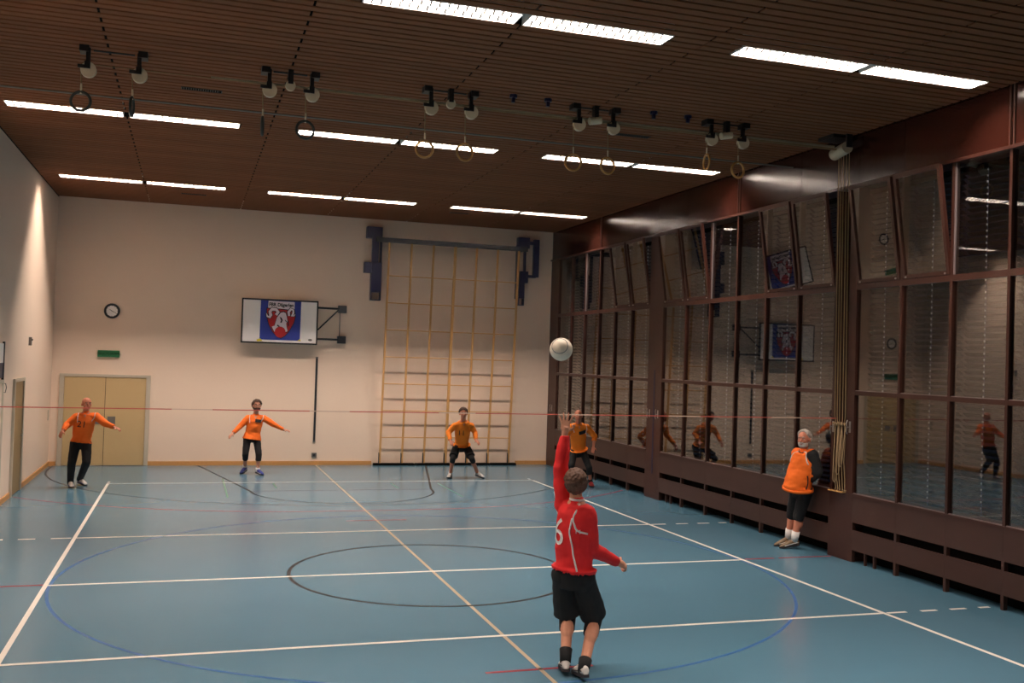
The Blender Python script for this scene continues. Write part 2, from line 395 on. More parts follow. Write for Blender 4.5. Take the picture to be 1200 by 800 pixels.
EMB = '''{"board": [[-1.901, 3.977], [-0.1, 3.973], [-0.103, 2.935], [-1.881, 2.931]], "flag": [[-1.455, 3.969], [-0.511, 3.964], [-0.516, 3.013], [-1.458, 3.015]], "yellow": [[[-1.525, 3.012], [-1.44, 3.041], [-1.388, 2.979], [-1.511, 2.967]], [[-0.579, 3.008], [-0.518, 3.062], [-0.491, 3.004]]], "textpanel": [[-1.279, 3.942], [-0.667, 3.936], [-0.666, 3.684], [-1.285, 3.707]], "shield": [[-1.304, 3.757], [-0.993, 3.746], [-0.667, 3.723], [-0.647, 3.582], [-0.682, 3.427], [-0.788, 3.231], [-0.872, 3.125], [-0.965, 3.066], [-1.071, 3.118], [-1.161, 3.216], [-1.249, 3.378], [-1.305, 3.579]], "head": [[-0.99, 3.665], [-0.916, 3.686], [-0.853, 3.663], [-0.825, 3.588], [-0.796, 3.474], [-0.832, 3.421], [-0.813, 3.319], [-0.785, 3.236], [-0.845, 3.206], [-0.902, 3.285], [-0.954, 3.334], [-1.029, 3.344], [-1.089, 3.278], [-1.136, 3.199], [-1.188, 3.274], [-1.217, 3.329], [-1.141, 3.357], [-1.113, 3.46], [-1.086, 3.551]], "nose": [[-0.857, 3.21], [-0.865, 3.159], [-0.892, 3.115], [-0.933, 3.085], [-0.982, 3.073], [-1.032, 3.081], [-1.075, 3.108], [-1.105, 3.15], [-1.116, 3.2], [-1.108, 3.251], [-1.082, 3.295], [-1.041, 3.326], [-0.992, 3.338], [-0.942, 3.33], [-0.898, 3.303], [-0.869, 3.261]], "eye": [[[-1.012, 3.572], [-0.961, 3.548], [-0.935, 3.493], [-0.957, 3.429], [-0.992, 3.432], [-0.974, 3.487]], [[-0.89, 3.508], [-0.865, 3.496], [-0.828, 3.447], [-0.858, 3.451]], [[-1.055, 3.386], [-1.004, 3.35], [-1.016, 3.324], [-1.064, 3.348]], [[-0.821, 3.473], [-0.797, 3.486], [-0.78, 3.372], [-0.804, 3.333]]], "hornL": [[-1.083, 3.609, 0.086], [-1.036, 3.68, 0.091], [-1.088, 3.742, 0.091], [-1.18, 3.743, 0.096], [-1.227, 3.685, 0.086], [-1.207, 3.604, 0.096], [-1.23, 3.552, 0.076], [-1.285, 3.57, 0.051], [-1.31, 3.643, 0.013]], "hornR": [[-0.801, 3.601, 0.066], [-0.816, 3.69, 0.076], [-0.764, 3.764, 0.076], [-0.708, 3.744, 0.056], [-0.705, 3.672, 0.061], [-0.733, 3.599, 0.071], [-0.688, 3.606, 0.035], [-0.659, 3.644, 0.01]], "txt": [[-1.25, 3.831], [-0.708, 3.831]], "logo": [-0.272, 3.04]}'''
JNT = '''{"P1": {"head": [-4.89, 8.6, 1.601], "neck": [-4.894, 8.62, 1.45], "shA": [-5.064, 8.6, 1.342], "shB": [-4.704, 8.6, 1.354], "elA": [-5.205, 8.55, 1.203], "wrA": [-5.269, 8.35, 1.095], "haA": [-5.298, 8.3, 1.026], "elB": [-4.546, 8.5, 1.238], "wrB": [-4.359, 8.4, 1.165], "haB": [-4.262, 8.35, 1.136], "hipA": [-5.06, 8.6, 0.822], "hipB": [-4.869, 8.6, 0.822], "knA": [-5.102, 8.45, 0.459], "knB": [-4.831, 8.4, 0.496], "anA": [-5.114, 8.5, 0.093], "anB": [-4.981, 8.85, 0.114], "toA": [-5.058, 8.28, 0.023], "toB": [-4.848, 8.68, 0.051]}, "P2": {"head": [-1.556, 10.5, 1.52], "neck": [-1.566, 10.53, 1.337], "shA": [-1.739, 10.5, 1.232], "shB": [-1.388, 10.5, 1.236], "elA": [-1.904, 10.45, 1.056], "wrA": [-2.056, 10.3, 0.914], "haA": [-2.128, 10.25, 0.852], "elB": [-1.192, 10.45, 1.108], "wrB": [-0.954, 10.4, 0.99], "haB": [-0.861, 10.35, 0.985], "hipA": [-1.733, 10.5, 0.796], "hipB": [-1.54, 10.5, 0.797], "knA": [-1.771, 10.38, 0.458], "knB": [-1.486, 10.35, 0.461], "anA": [-1.757, 10.65, 0.136], "anB": [-1.497, 10.35, 0.093], "toA": [-1.834, 10.5, 0.03], "toB": [-1.412, 10.2, 0.016]}, "P3": {"head": [2.889, 9.3, 1.48], "neck": [2.913, 9.37, 1.331], "shA": [2.722, 9.42, 1.181], "shB": [3.112, 9.42, 1.185], "elA": [2.601, 9.45, 1.033], "wrA": [2.593, 9.25, 0.868], "haA": [2.609, 9.17, 0.808], "elB": [3.216, 9.45, 1.038], "wrB": [3.194, 9.25, 0.88], "haB": [3.227, 9.17, 0.83], "hipA": [2.858, 9.65, 0.708], "hipB": [3.071, 9.65, 0.709], "knA": [2.69, 9.35, 0.447], "knB": [3.137, 9.35, 0.447], "anA": [2.697, 9.55, 0.079], "anB": [3.347, 9.55, 0.085], "toA": [2.609, 9.37, 0.014], "toB": [3.418, 9.4, 0.005]}, "P4": {"head": [5.01, 7.65, 1.555], "neck": [5.041, 7.73, 1.408], "shA": [4.883, 7.77, 1.302], "shB": [5.273, 7.77, 1.287], "elA": [4.811, 7.8, 1.133], "wrA": [4.71, 7.6, 0.947], "haA": [4.702, 7.52, 0.845], "elB": [5.473, 7.8, 1.1], "wrB": [5.408, 7.7, 0.885], "haB": [5.372, 7.65, 0.779], "hipA": [5.071, 8.0, 0.763], "hipB": [5.284, 8.0, 0.745], "knA": [4.932, 7.75, 0.473], "knB": [5.337, 7.75, 0.425], "anA": [4.963, 7.95, 0.106], "anB": [5.426, 7.85, 0.069], "toA": [4.847, 7.8, 0.024], "toB": [5.386, 7.63, 0.005]}, "P5": {"head": [0.232, -4.17, 1.649], "neck": [0.245, -4.18, 1.509], "shA": [0.185, -4.03, 1.428], "shB": [0.308, -4.27, 1.38], "elA": [0.153, -4.01, 1.758], "wrA": [0.188, -3.99, 2.068], "haA": [0.2, -3.97, 2.166], "elB": [0.366, -4.25, 1.079], "wrB": [0.703, -4.09, 0.913], "haB": [0.807, -4.05, 0.874], "hipA": [0.173, -4.09, 0.822], "hipB": [0.311, -4.21, 0.828], "knA": [0.265, -3.99, 0.433], "knB": [0.496, -4.05, 0.421], "anA": [0.155, -4.25, 0.138], "anB": [0.252, -4.43, 0.105], "toA": [0.234, -3.98, -0.008], "toB": [0.266, -4.19, -0.013]}, "P6": {"head": [5.749, 0.46, 1.667], "neck": [5.747, 0.46, 1.502], "shA": [5.732, 0.61, 1.43], "shB": [5.792, 0.33, 1.438], "elA": [5.82, 0.66, 1.147], "wrA": [5.787, 0.56, 0.954], "haA": [5.799, 0.51, 0.897], "elB": [5.846, 0.25, 1.195], "wrB": [5.818, 0.52, 0.985], "haB": [5.757, 0.56, 0.954], "hipA": [5.783, 0.66, 0.864], "hipB": [5.795, 0.46, 0.878], "knA": [5.772, 0.76, 0.488], "knB": [5.777, 0.59, 0.489], "anA": [5.762, 0.82, 0.141], "anB": [5.746, 0.64, 0.135], "toA": [5.59, 0.84, 0.032], "toB": [5.583, 0.68, 0.017]}}'''
# ================================================================= right window wall
wr = sempty('wall_right')
piers = [(11.65, YB), (5.67, 6.30), (-.38, .13), (-6.40, -5.88), (-12.43, -11.95)]
bays = [(6.30, 11.65), (.13, 5.67), (-5.88, -.38), (-11.95, -6.40)]
X0 = XR
for i, (a, b) in enumerate(piers):
    if i == 2:
        obj('pier', MB().box(X0, X0 + .3, a, b, 0, .95), M['wood'], wr)
        obj('pier', MB().box(X0, X0 + .3, a, a + .17, .95, 5.38).box(X0, X0 + .3, b - .05, b, .95, 5.38).box(X0 + .22, X0 + .3, a + .17, b - .05, .95, 5.38), M['wood'], wr, label='upper part of the pier with an open rope niche')
    else: obj('pier', MB().box(X0, X0 + .3, a, b, 0, 5.38), M['wood'], wr)
obj('ledge', MB().box(X0 - .035, X0 + .3, YF, YB, 5.34, 5.38), M['wood'], wr)
obj('outer_wall', MB().box(X0 + .85, X0 + .9, YF, YB, 5.4, 7).box(X0 + .85, X0 + .9, YF, YB, -.2, .9), M['void'], wr)
obj('head_panel', MB().box(X0 + .3, X0 + .85, YF, YB, 5.39, 5.42), M['void'], wr)
# fascia panels
seamy = [YB]
for a, b in bays:
    p = (b - a) / 6
    seamy += [b - p * j for j in range(7) if j in (1, 3, 5)]
seamy = sorted(set(seamy + [5.98, -.12, -6.1, -12.2, YF]), reverse=True)
for i in range(len(seamy) - 1):
    obj('fascia_panel', MB().box(X0 + .012, X0 + .05, seamy[i + 1] + .004, seamy[i] - .004, 5.38, 6.30), M['fascia'], wr)
obj('fascia_backing', MB().box(X0 + .05, X0 + .3, YF, YB, 5.38, 6.32), M['void'], wr)
for a, b in bays:
    y = (a + b) / 2
    for dy in (-.03, .03): obj('cover_strip', MB().box(X0 - .004, X0 + .012, y + dy - .01, y + dy + .01, 5.38, 6.2), M['wood'], wr)
HOP = {0: (0, 1, 4, 5), 1: (0, 1, 4, 5), 2: (0, 1, 4, 5), 3: (0, 1, 4, 5)}     # counted from the back
CLOSED = {(0, 0), (0, 1)}
GX = X0 + .036
bayname = ['next to the back corner', 'between the two nearest piers', 'at the right edge of the photo', 'behind the camera']
for bi, (a, b) in enumerate(bays):
    p = (b - a) / 6
    win = sempty('window_%d' % (bi + 1))
    ys = [b - p * j for j in range(7)]
    # radiator cover below the sill
    for j in range(6):
        ya, yb = ys[j + 1] + .003, ys[j] - .003
        obj('radiator_panel', MB().box(X0, X0 + .03, ya, yb, .56, .93), M['rad'], wr)
        obj('radiator_panel', MB().box(X0, X0 + .03, ya, yb, .17, .45), M['rad'], wr)
    ps = MB()
    for j in range(7): ps.box(X0 + .001, X0 + .06, max(ys[j] - .022, a), min(ys[j] + .022, b), 0, .93)
    ps.box(X0 + .01, X0 + .05, ys[0] - .50, ys[0] - .47, 0, .2).box(X0 + .01, X0 + .05, ys[0] - .3, ys[0] - .28, 0, .2)
    obj('radiator_cover_post', ps, M['rad'], wr)
    obj('radiator_cavity', MB().box(X0 + .25, X0 + .3, a, b, 0, .93), M['void'], wr)
    obj('radiator', MB().box(X0 + .12, X0 + .2, a + .1, b - .1, .2, .85), M['void'], wr)
    obj('sill', MB().box(X0 - .012, X0 + .30, a, b, .93, .965), M['wood'], win)
    for z0, z1 in ((2.36, 2.42), (3.86, 3.94)): obj('transom', MB().box(X0 + .002, X0 + .09, a, b, z0, z1), M['wood'], win)
    for j in range(1, 6):
        obj('mullion', MB().box(X0, X0 + .092, ys[j] - .021, ys[j] + .021, .965, 5.34), M['wood'], win)
    for j in range(6):
        ya, yb = ys[j + 1] + (.021 if j < 5 else 0), ys[j] - (.021 if j else 0)
        for (z0, z1) in ((.965, 2.36), (2.42, 3.86), (3.94, 5.34)):
            if z0 > 3.9 and j in HOP[bi] and (bi, j) not in CLOSED:
                ang = math.radians(8.3); H = z1 - z0 - .02
                sa = thing('hopper_sash', '', '', (X0 + .02, (ya + yb) / 2, z0 + .01))
                del sa['label'], sa['category']
                fr = .05; hy = (yb - ya) / 2 - .008
                m = MB().box(-.02, .03, -hy, hy, 0, fr).box(-.02, .03, -hy, hy, H - fr, H).box(-.02, .03, -hy, -hy + fr, fr, H - fr).box(-.02, .03, hy - fr, hy, fr, H - fr)
                sa_loc = sa.location.copy(); bpy.data.objects.remove(sa)
                s = link(m.mesh('sash'), 'sash', M['wood'], win); s.location = sa_loc; s.rotation_euler = (0, -ang, 0)
                g = link(MB().box(.0, .006, -hy + fr, hy - fr, fr, H - fr).mesh('pane'), 'pane', M['glass'], s)
                link(MB().cone((-.035, -hy + .07, .02), (-.02, -hy + .07, .02), .012, .012, 8).cone((-.035, hy - .07, .02), (-.02, hy - .07, .02), .012, .012, 8).mesh('hinge'), 'hinge', M['handle_metal'], s)
            else:
                obj('pane', MB().box(GX, GX + .006, ya, yb, z0, z1), M['glass'], win)
                if z0 < 3.9: obj('glazing_bead', MB().box(X0 + .016, GX - .001, ya, ya + .008, z0, z1).box(X0 + .016, GX - .001, ya, yb, z0, z0 + .008), M['bead'], win)
                elif j in (2,): obj('glazing_bead', MB().box(X0 + .012, GX - .001, yb - .014, yb, z0, z1), M['bead'], win)
    # venetian blinds outside the panes
    bl = thing('venetian_blind', 'dark outdoor venetian blind behind the tall window bay %s' % bayname[bi], 'blind', (X0 + .22, (a + b) / 2, 5.3))
    sm = MB(); n = 56
    for q in range(n):
        z = 5.2 - q * .075
        for j in range(6):
            sm.add([(X0 + .19, ys[j + 1] + .03, z + .024), (X0 + .19, ys[j] - .03, z + .024), (X0 + .25, ys[j] - .03, z - .024), (X0 + .25, ys[j + 1] + .03, z - .024)], [(0, 1, 2, 3)])
    obj('slat', sm, M['blind'], bl, kind='stuff')
    obj('head_rail', MB().box(X0 + .18, X0 + .26, a, b, 5.24, 5.3), M['void'], bl)
    cl = MB()
    for j in range(6):
        yy = ys[j] - p * .42
        obj('blind_cord', MB().cone((X0 + .182, yy, .98), (X0 + .182, yy, 5.24), .003, .003, 5), M['blindcord'], bl)
        for q in range(n): cl.box(X0 + .168, X0 + .178, yy - .007, yy + .007, 5.2 - q * .075 + .0, 5.2 - q * .075 + .022)
    obj('slat_clip', cl, M['clip'], bl, kind='stuff')
# blue measuring strip and cleats on piers
tag(obj('padding_strip', MB().box(X0 - .006, X0, 5.96, 6.01, .5, 2.6), mat('dull_blue', (44, 38, 62), .6, .05, 10)), 'dull blue strip running up the brown pier behind the tape', 'strip')
for y, z, lb in [(6.17, 1.71, 'left of the blue strip on the middle pier'), (5.79, 1.71, 'right of the blue strip on the middle pier'), (11.9, 1.5, 'on the pier at the back corner'), (.08, 1.88, 'left of the ropes on the nearest pier'), (-.3, 1.9, 'right of the ropes on the nearest pier')]:
    t = thing('rope_cleat', 'small metal rope cleat ' + lb, 'cleat', (X0, y, z))
    obj('plate', MB().box(X0 - .006, X0, y - .02, y + .02, z - .08, z + .08), M['handle_metal'], t)
    obj('hook', MB().tube([(X0 - .006, y, z), (X0 - .05, y, z), (X0 - .06, y, z + .06), (X0 - .045, y, z + .1)], .007, 6).tube([(X0 - .05, y, z), (X0 - .06, y, z - .06), (X0 - .045, y, z - .1)], .007, 6), M['handle_metal'], t)

# ================================================================= back wall fittings
def lever(t, x, y, z, s): obj('handle', MB().box(x - .01, x + .01, y - .05, y, z - .01, z + .01).box(min(x, x + s * .12), max(x, x + s * .12), y - .055, y - .04, z - .01, z + .01), M['handle_metal'], t)
d = sempty('door_1')
obj('frame', MB().box(-5.80, -5.70, YB - .035, YB, 0, 2.09).box(-3.95, -3.86, YB - .035, YB, 0, 2.09).box(-5.70, -3.95, YB - .035, YB, 2.03, 2.09), M['doorframe'], d)
for x0, x1, s in ((-5.695, -4.832, -1), (-4.822, -3.955, 1)):
    lf = obj('leaf', MB().box(x0, x1, YB - .02, YB, .012, 2.025), M['door'], d)
    xx = x1 - .06 if s < 0 else x0 + .06
    obj('lock_plate', MB().box(min(xx, xx + s * .17), max(xx, xx + s * .17), YB - .03, YB - .02, .95, 1.13), M['grey'], lf)
obj('seam', MB().box(-4.832, -4.822, YB - .012, YB, 0, 2.03), M['void'], d)
t = thing('wall_clock', 'round wall clock with grey rim, high on the back wall', 'clock', (-4.752, YB, 3.55))
cx, cz = -4.752, 3.55
obj('rim', MB().tube([(cx + .15 * math.cos(a), YB - .03, cz + .15 * math.sin(a)) for a in [2 * PI * i / 32 for i in range(32)]], .025, 8, True), M['steel'], t, True)
obj('face', MB().cone((cx, YB, cz), (cx, YB - .025, cz), .145, .145, 32), M['boardwhite'], t)
for i in range(12):
    mk = MB(); a = PI / 6 * i; mk.box(cx + .118 * math.cos(a) - .006, cx + .118 * math.cos(a) + .006, YB - .028, YB - .025, cz + .118 * math.sin(a) - .006, cz + .118 * math.sin(a) + .006); obj('hour_mark', mk, M['black'], t)
for nm, L, a in (('minute_hand', .105, -28), ('hour_hand', .07, 146)):
    a = math.radians(a); e = V((math.cos(a), 0, math.sin(a))); n_ = V((-math.sin(a), 0, math.cos(a))) * .006; c0 = V((cx, YB - .029, cz))
    obj(nm, MB().prism([c0 - e * .02 - n_, c0 + e * L - n_ * .5, c0 + e * L + n_ * .5, c0 - e * .02 + n_], None, (0, -.002, 0)), M['black'], t)
t = thing('exit_sign', 'green emergency exit sign above the cream double door', 'sign', (-4.787, YB, 2.48))
obj('plate', MB().box(-5.02, -4.555, YB - .05, YB, 2.49, 2.645), M['green_sign'], t)
tm = text_mesh('NOTAUSGANG', .072, .001); m = MB(); m.add([(-4.787 + v.x, YB - .052, 2.567 + v.y) for v in tm.v], tm.f); obj('lettering', m, M['sign_white'], t)
t = thing('conduit', 'thin dark vertical slotted rail on the back wall under the flag board', 'rail', (-.06, YB, .58))
obj('channel', MB().box(-.085, -.035, YB - .02, YB, .58, 2.62), M['steel'], t)
for z in (.56, 2.6): obj('end_cap', MB().box(-.09, -.03, YB - .025, YB, z, z + .04), M['grey'], t)
t = thing('wall_socket', 'small grey wall socket low on the back wall below the dark rail', 'socket', (-.05, YB, .24))
obj('plate', MB().box(-.11, .01, YB - .02, YB, .19, .30), M['grey'], t)
obj('insert', MB().cone((-.05, YB - .022, .245), (-.05, YB - .02, .245), .032, .032, 14), M['steel'], t)
# flag board
E_ = json.loads(EMB)
bw = thing('swing_board', 'wide white board in a black frame on a swing arm, high on the back wall', 'board', (-1.0, 12.0, 2.93))
BY = 11.95
bx0, bx1, bz0, bz1 = -1.89, -.10, 2.925, 3.985
obj('panel', MB().box(bx0 + .03, bx1 - .03, BY, BY + .03, bz0 + .03, bz1 - .03), M['boardwhite'], bw)
obj('frame', MB().box(bx0, bx1, BY - .012, BY + .04, bz0, bz0 + .035).box(bx0, bx1, BY - .012, BY + .04, bz1 - .035, bz1).box(bx0, bx0 + .035, BY - .012, BY + .04, bz0, bz1).box(bx1 - .035, bx1, BY - .012, BY + .04, bz0, bz1), M['black'], bw)
lx, lz = E_['logo']; obj('maker_badge', MB().loft([(V((lx, BY - .001, lz)), V((.05, 0, 0)), V((0, 0, .028))), (V((lx, BY, lz)), V((.05, 0, 0)), V((0, 0, .028)))], 16), M['grey'], bw)
for z in (3.83, 3.075): obj('arm', MB().cone((bx1 + .0, BY + .03, z), (.5, 12.15, z), .024, .024, 8), M['black'], bw)
obj('brace', MB().cone((bx1, BY + .03, 3.29), (.43, 12.13, 3.82), .018, .018, 8), M['black'], bw)
obj('rod', MB().cone((.45, 12.13, 3.07), (.45, 12.13, 3.83), .009, .009, 6), M['black'], bw)
for z in (3.825, 3.075): obj('wall_plate', MB().box(.41, .61, 12.11, YB, z - .09, z + .09), M['steel'], bw)
# flag on the board
fl = thing('flag', 'blue flag with horned ram head on red shield, hung on the white board', 'flag', (-.985, BY, 3.0))
def shrink(pts, gx, gz=1.0):
    cx_ = sum(q[0] for q in pts) / len(pts); cz_ = sum(q[1] for q in pts) / len(pts); return [[cx_ + (q[0] - cx_) * gx, cz_ + (q[1] - cz_) * gz] for q in pts]
E_['head'] = shrink(E_['head'], .86)
for h_ in ('hornL', 'hornR'): E_[h_] = [(q[0] + (-.012 if h_ == 'hornL' else .012), q[1], q[2] * .78) for q in E_[h_]]
def P3(q, k): return (q[0], BY - .006 - .0025 * k, q[1])
def layer(name, pts, k, m): obj(name, MB().prism([P3(q, k) for q in pts], None, (0, .002, 0)), M[m], fl)
fm = MB(); F = E_['flag']; n = 24
for i in range(n + 1):
    u = i / n
    xt, zt = F[0][0] + (F[1][0] - F[0][0]) * u, F[0][1] + (F[1][1] - F[0][1]) * u + .015
    xb, zb = F[3][0] + (F[2][0] - F[3][0]) * u, F[3][1] + (F[2][1] - F[3][1]) * u
    yy = BY - .004 + .0015 * math.sin(u * 17)
    fm.v += [V((xt, yy, zt)), V((xb, yy, zb)), V((xb, yy + .003, zb)), V((xt, yy + .003, zt))]
for i in range(n):
    for q in range(4): fm.f.append((4 * i + q, 4 * i + (q + 1) % 4, 4 * i + 4 + (q + 1) % 4, 4 * i + 4 + q))
obj('cloth', fm, M['flagblue'], fl)
def grow(pts, g):
    c = [sum(q[0] for q in pts) / len(pts), sum(q[1] for q in pts) / len(pts)]
    return [(c[0] + (q[0] - c[0]) * g, c[1] + (q[1] - c[1]) * g) for q in pts]
layer('white_panel', E_['textpanel'], 1, 'flagwhite')
layer('shield_outline', grow(E_['shield'], 1.06), 2, 'flagblack'); layer('shield', E_['shield'], 3, 'flagred')
layer('head_outline', grow(E_['head'], 1.08), 4, 'flagblack'); layer('ram_head', E_['head'], 5, 'flagwhite')
layer('snout', E_['nose'], 6, 'flagred')
for e in E_['eye']: layer('eye_mark', e, 7, 'flagblack')
def strip(pts, extra, k):
    m = MB(); L = []; R = []
    for i, (x, z, w) in enumerate(pts):
        a = pts[max(i - 1, 0)]; b = pts[min(i + 1, len(pts) - 1)]; d = V((b[0] - a[0], b[1] - a[1])).normalized(); w = w / 2 + extra
        L.append((x - d.y * w, z + d.x * w)); R.append((x + d.y * w, z - d.x * w))
    for i in range(len(pts) - 1): m.prism([P3(q, k) for q in (L[i], L[i + 1], R[i + 1], R[i])], None, (0, .002, 0))
    return m
for h in ('hornL', 'hornR'):
    obj('horn_outline', strip(E_[h], .018, 8), M['flagblack'], fl); obj('horn', strip(E_[h], 0, 9), M['flagwhite'], fl)
tm = text_mesh('FBR D\u00e4gerlen', .115, .0005, .004); m = MB(); m.add([(-.975 + v.x * .9, BY - .012, 3.853 + v.y) for v in tm.v], tm.f); obj('lettering', m, M['flagblack'], fl)
for q in E_['yellow']: tag(obj('adhesive_tape', MB().prism([P3(a, 1) for a in q], None, (0, .002, 0)), M['yellow']), 'piece of yellow tape at the %s lower corner of the blue flag' % ('left' if q[0][0] < -1 else 'right'), 'tape', )

# climbing frame
cf = thing('climbing_frame', 'tall wooden climbing grid with seven uprights hung on the back wall', 'climbing frame', (3.2, 12.0, 0))
ztop = 5.5
def fy(z): return YB - .13 - .36 * z / ztop
for i in range(7):
    x = 1.545 + .5585 * i
    w = .032 if i == 3 else .022
    m = MB(); d1 = .028
    m.add([(x - w, fy(0.06) - d1, .06), (x + w, fy(.06) - d1, .06), (x + w, fy(.06) + d1, .06), (x - w, fy(.06) + d1, .06), (x - w, fy(ztop) - d1, ztop), (x + w, fy(ztop) - d1, ztop), (x + w, fy(ztop) + d1, ztop), (x - w, fy(ztop) + d1, ztop)],
          [(0, 3, 2, 1), (4, 5, 6, 7), (0, 1, 5, 4), (1, 2, 6, 5), (2, 3, 7, 6), (3, 0, 4, 7)])
    obj('upright', m, M['ladder'], cf)
    obj('foot_bracket', MB().box(x - w - .012, x - w + .004, fy(.1) - .04, fy(.1) + .03, .02, .32), M['steel'], cf)
for k in range(7):
    z = 4.69 - .665 * k
    obj('rung', MB().cone((1.545, fy(z), z), (1.545 + .5585 * 6, fy(z), z), .014, .014, 8), M['ladder'], cf)
obj('top_beam', MB().box(1.22, 5.12, fy(ztop) - .05, fy(ztop) + .05, ztop, ztop + .11), M['steel'], cf)
obj('base_rail', MB().box(1.40, 2.42, 12.05, 12.22, 0, .05).box(2.46, 4.40, 12.05, 12.22, 0, .05).box(4.44, 5.1, 12.05, 12.22, 0, .05), M['void'], cf)
# wall brackets carrying it
for s, lb in ((0, 'left'), (1, 'right')):
    t = thing('wall_bracket', 'navy steel bracket with pulley arm at the top %s of the climbing frame' % lb, 'bracket', (1.2 if not s else 5.1, YB, 5.1))
    if not s:
        obj('upper_plate', MB().box(1.04, 1.42, 12.02, YB, 5.62, 5.90), M['navy'], t)
        obj('strut', MB().box(1.17, 1.33, 11.98, 12.1, 4.98, 5.7).box(1.385, 1.415, 12.0, 12.2, 4.98, 5.7), M['navy'], t)
        obj('side_plate', MB().box(1.00, 1.24, 12.05, YB, 4.76, 5.02), M['navy'], t)
        obj('lower_plate', MB().box(1.17, 1.42, 11.98, 12.2, 4.28, 5.02), M['navy'], t)
        obj('hook', MB().box(1.17, 1.19, 11.99, 12.2, 4.10, 4.28).box(1.40, 1.42, 11.99, 12.2, 4.10, 4.28).box(1.17, 1.42, 11.99, 12.2, 4.08, 4.10), M['navy'], t)
        obj('arm', MB().box(1.24, 1.30, fy(ztop) - .04, YB, 5.52, 5.6), M['navy'], t)
    else:
        obj('upper_plate', MB().box(4.98, 5.28, 12.02, YB, 5.62, 5.90), M['navy'], t)
        obj('strut', MB().box(5.14, 5.19, 12.02, 12.12, 4.98, 5.7).box(4.96, 4.985, 12.05, 12.2, 4.3, 5.7), M['navy'], t)
        obj('side_arm', MB().box(5.28, 5.52, 12.0, 12.08, 5.72, 5.80).box(5.40, 5.54, 12.0, 12.12, 4.88, 5.86).box(5.2, 5.46, 12.0, 12.08, 4.86, 4.93), M['navy'], t)
        obj('lower_plate', MB().box(5.04, 5.26, 12.02, 12.2, 4.72, 5.02).box(5.02, 5.17, 12.02, 12.2, 4.32, 4.74), M['navy'], t)
        obj('hook', MB().box(5.02, 5.035, 12.03, 12.2, 4.15, 4.32).box(5.155, 5.17, 12.03, 12.2, 4.15, 4.32).box(5.02, 5.17, 12.03, 12.2, 4.13, 4.15), M['navy'], t)
        obj('arm', MB().box(5.02, 5.08, fy(ztop) - .04, YB, 5.52, 5.6), M['navy'], t)

# ================================================================= left wall fittings
d = sempty('door_2')
obj('frame', MB().box(XL, XL + .04, 7.11, 7.19, 0, 2.1).box(XL, XL + .04, 8.15, 8.23, 0, 2.1).box(XL, XL + .04, 7.19, 8.15, 2.04, 2.1), M['doorframe'], d)
obj('leaf', MB().box(XL, XL + .015, 7.2, 8.14, .01, 2.035), M['brown_door'], d)
obj('handle', MB().box(XL + .015, XL + .06, 8.03, 8.05, 1.02, 1.04).box(XL + .05, XL + .065, 7.92, 8.05, 1.02, 1.04), M['handle_metal'], d)
d = sempty('door_3')
obj('frame', MB().box(XL, XL + .03, 5.98, 6.04, 0, 2.12).box(XL, XL + .03, 5.0, 5.06, 0, 2.12).box(XL, XL + .03, 5.06, 5.98, 2.06, 2.12), M['doorframe'], d)
obj('leaf', MB().box(XL, XL + .012, 5.07, 5.97, .01, 2.055), M['plaster'], d)
t = thing('notice_board', 'dark edged white and blue notice board at the left edge of the photo', 'notice board', (XL, 5.4, 2.13))
obj('panel', MB().box(XL, XL + .02, 4.9, 5.93, 2.40, 2.72), M['boardwhite'], t); obj('lower_panel', MB().box(XL, XL + .02, 4.9, 5.93, 2.15, 2.40), M['navy'], t)
obj('frame', MB().box(XL, XL + .035, 5.93, 5.97, 2.12, 2.75).box(XL, XL + .035, 4.86, 4.9, 2.12, 2.75), M['black'], t)
tag(obj('wire_hook', MB().tube([(XL, 6.12, 2.05), (XL + .04, 6.12, 2.05), (XL + .05, 6.14, 1.98), (XL + .04, 6.12, 1.9), (XL, 6.12, 1.9)], .006, 6), M['steel']), 'thin wire hook on the left wall below the notice board', 'hook')
t = thing('wall_sensor', 'small grey sensor high on the left wall beside the bright light patch', 'sensor', (XL, 8.74, 2.79))
obj('housing', MB().box(XL, XL + .05, 8.70, 8.78, 2.70, 2.86), M['grey'], t); obj('lens', MB().ell((XL + .05, 8.74, 2.81), .022), M['steel'], t)
tag(obj('switch_plate', MB().box(XL, XL + .012, 11.83, 11.93, 1.05, 1.28), M['doorframe']), 'pale switch plate on the left wall near the back corner', 'switch')

# ================================================================= tape, rail, cords, rings
tag(obj('net_tape', MB().box(XL + .005, XR - .055, -.062, -.058, 2.003, 2.015), M['tape']), 'taut red and white tape stretched across the hall at head height', 'tape')
tag(obj('steel_cable', MB().cone((XL + .01, 1.34, 5.9), (XR - .01, 1.27, 5.9), .012, .012, 6), M['grey']), 'thin grey cable stretched across under the ceiling behind the rings', 'cable')
if 0: tag(obj('cable_hanger', MB().cone((x, 1.3, 5.9), (x, 1.3, ZC + .01), .006, .006, 6), M['grey']), 'thin hanger holding the grey cable under the ceiling', 'hanger', 'hangers of the grey ceiling cable')
xs = [-4.23, -3.69, -2.24, -1.74, -.27, .25, 1.72, 2.21, 3.68, 4.17]
rz = [5.46, 5.455, 5.385, 5.39, 5.30, 5.31, 5.317, 5.317, 5.50, 5.436]
PYR = -.2
side = [1, 0, 0, 1, 1, 1, 1, 1, 0, 1]
nm = ['first', 'second', 'third', 'fourth', 'fifth', 'sixth', 'seventh', 'eighth', 'ninth', 'tenth']
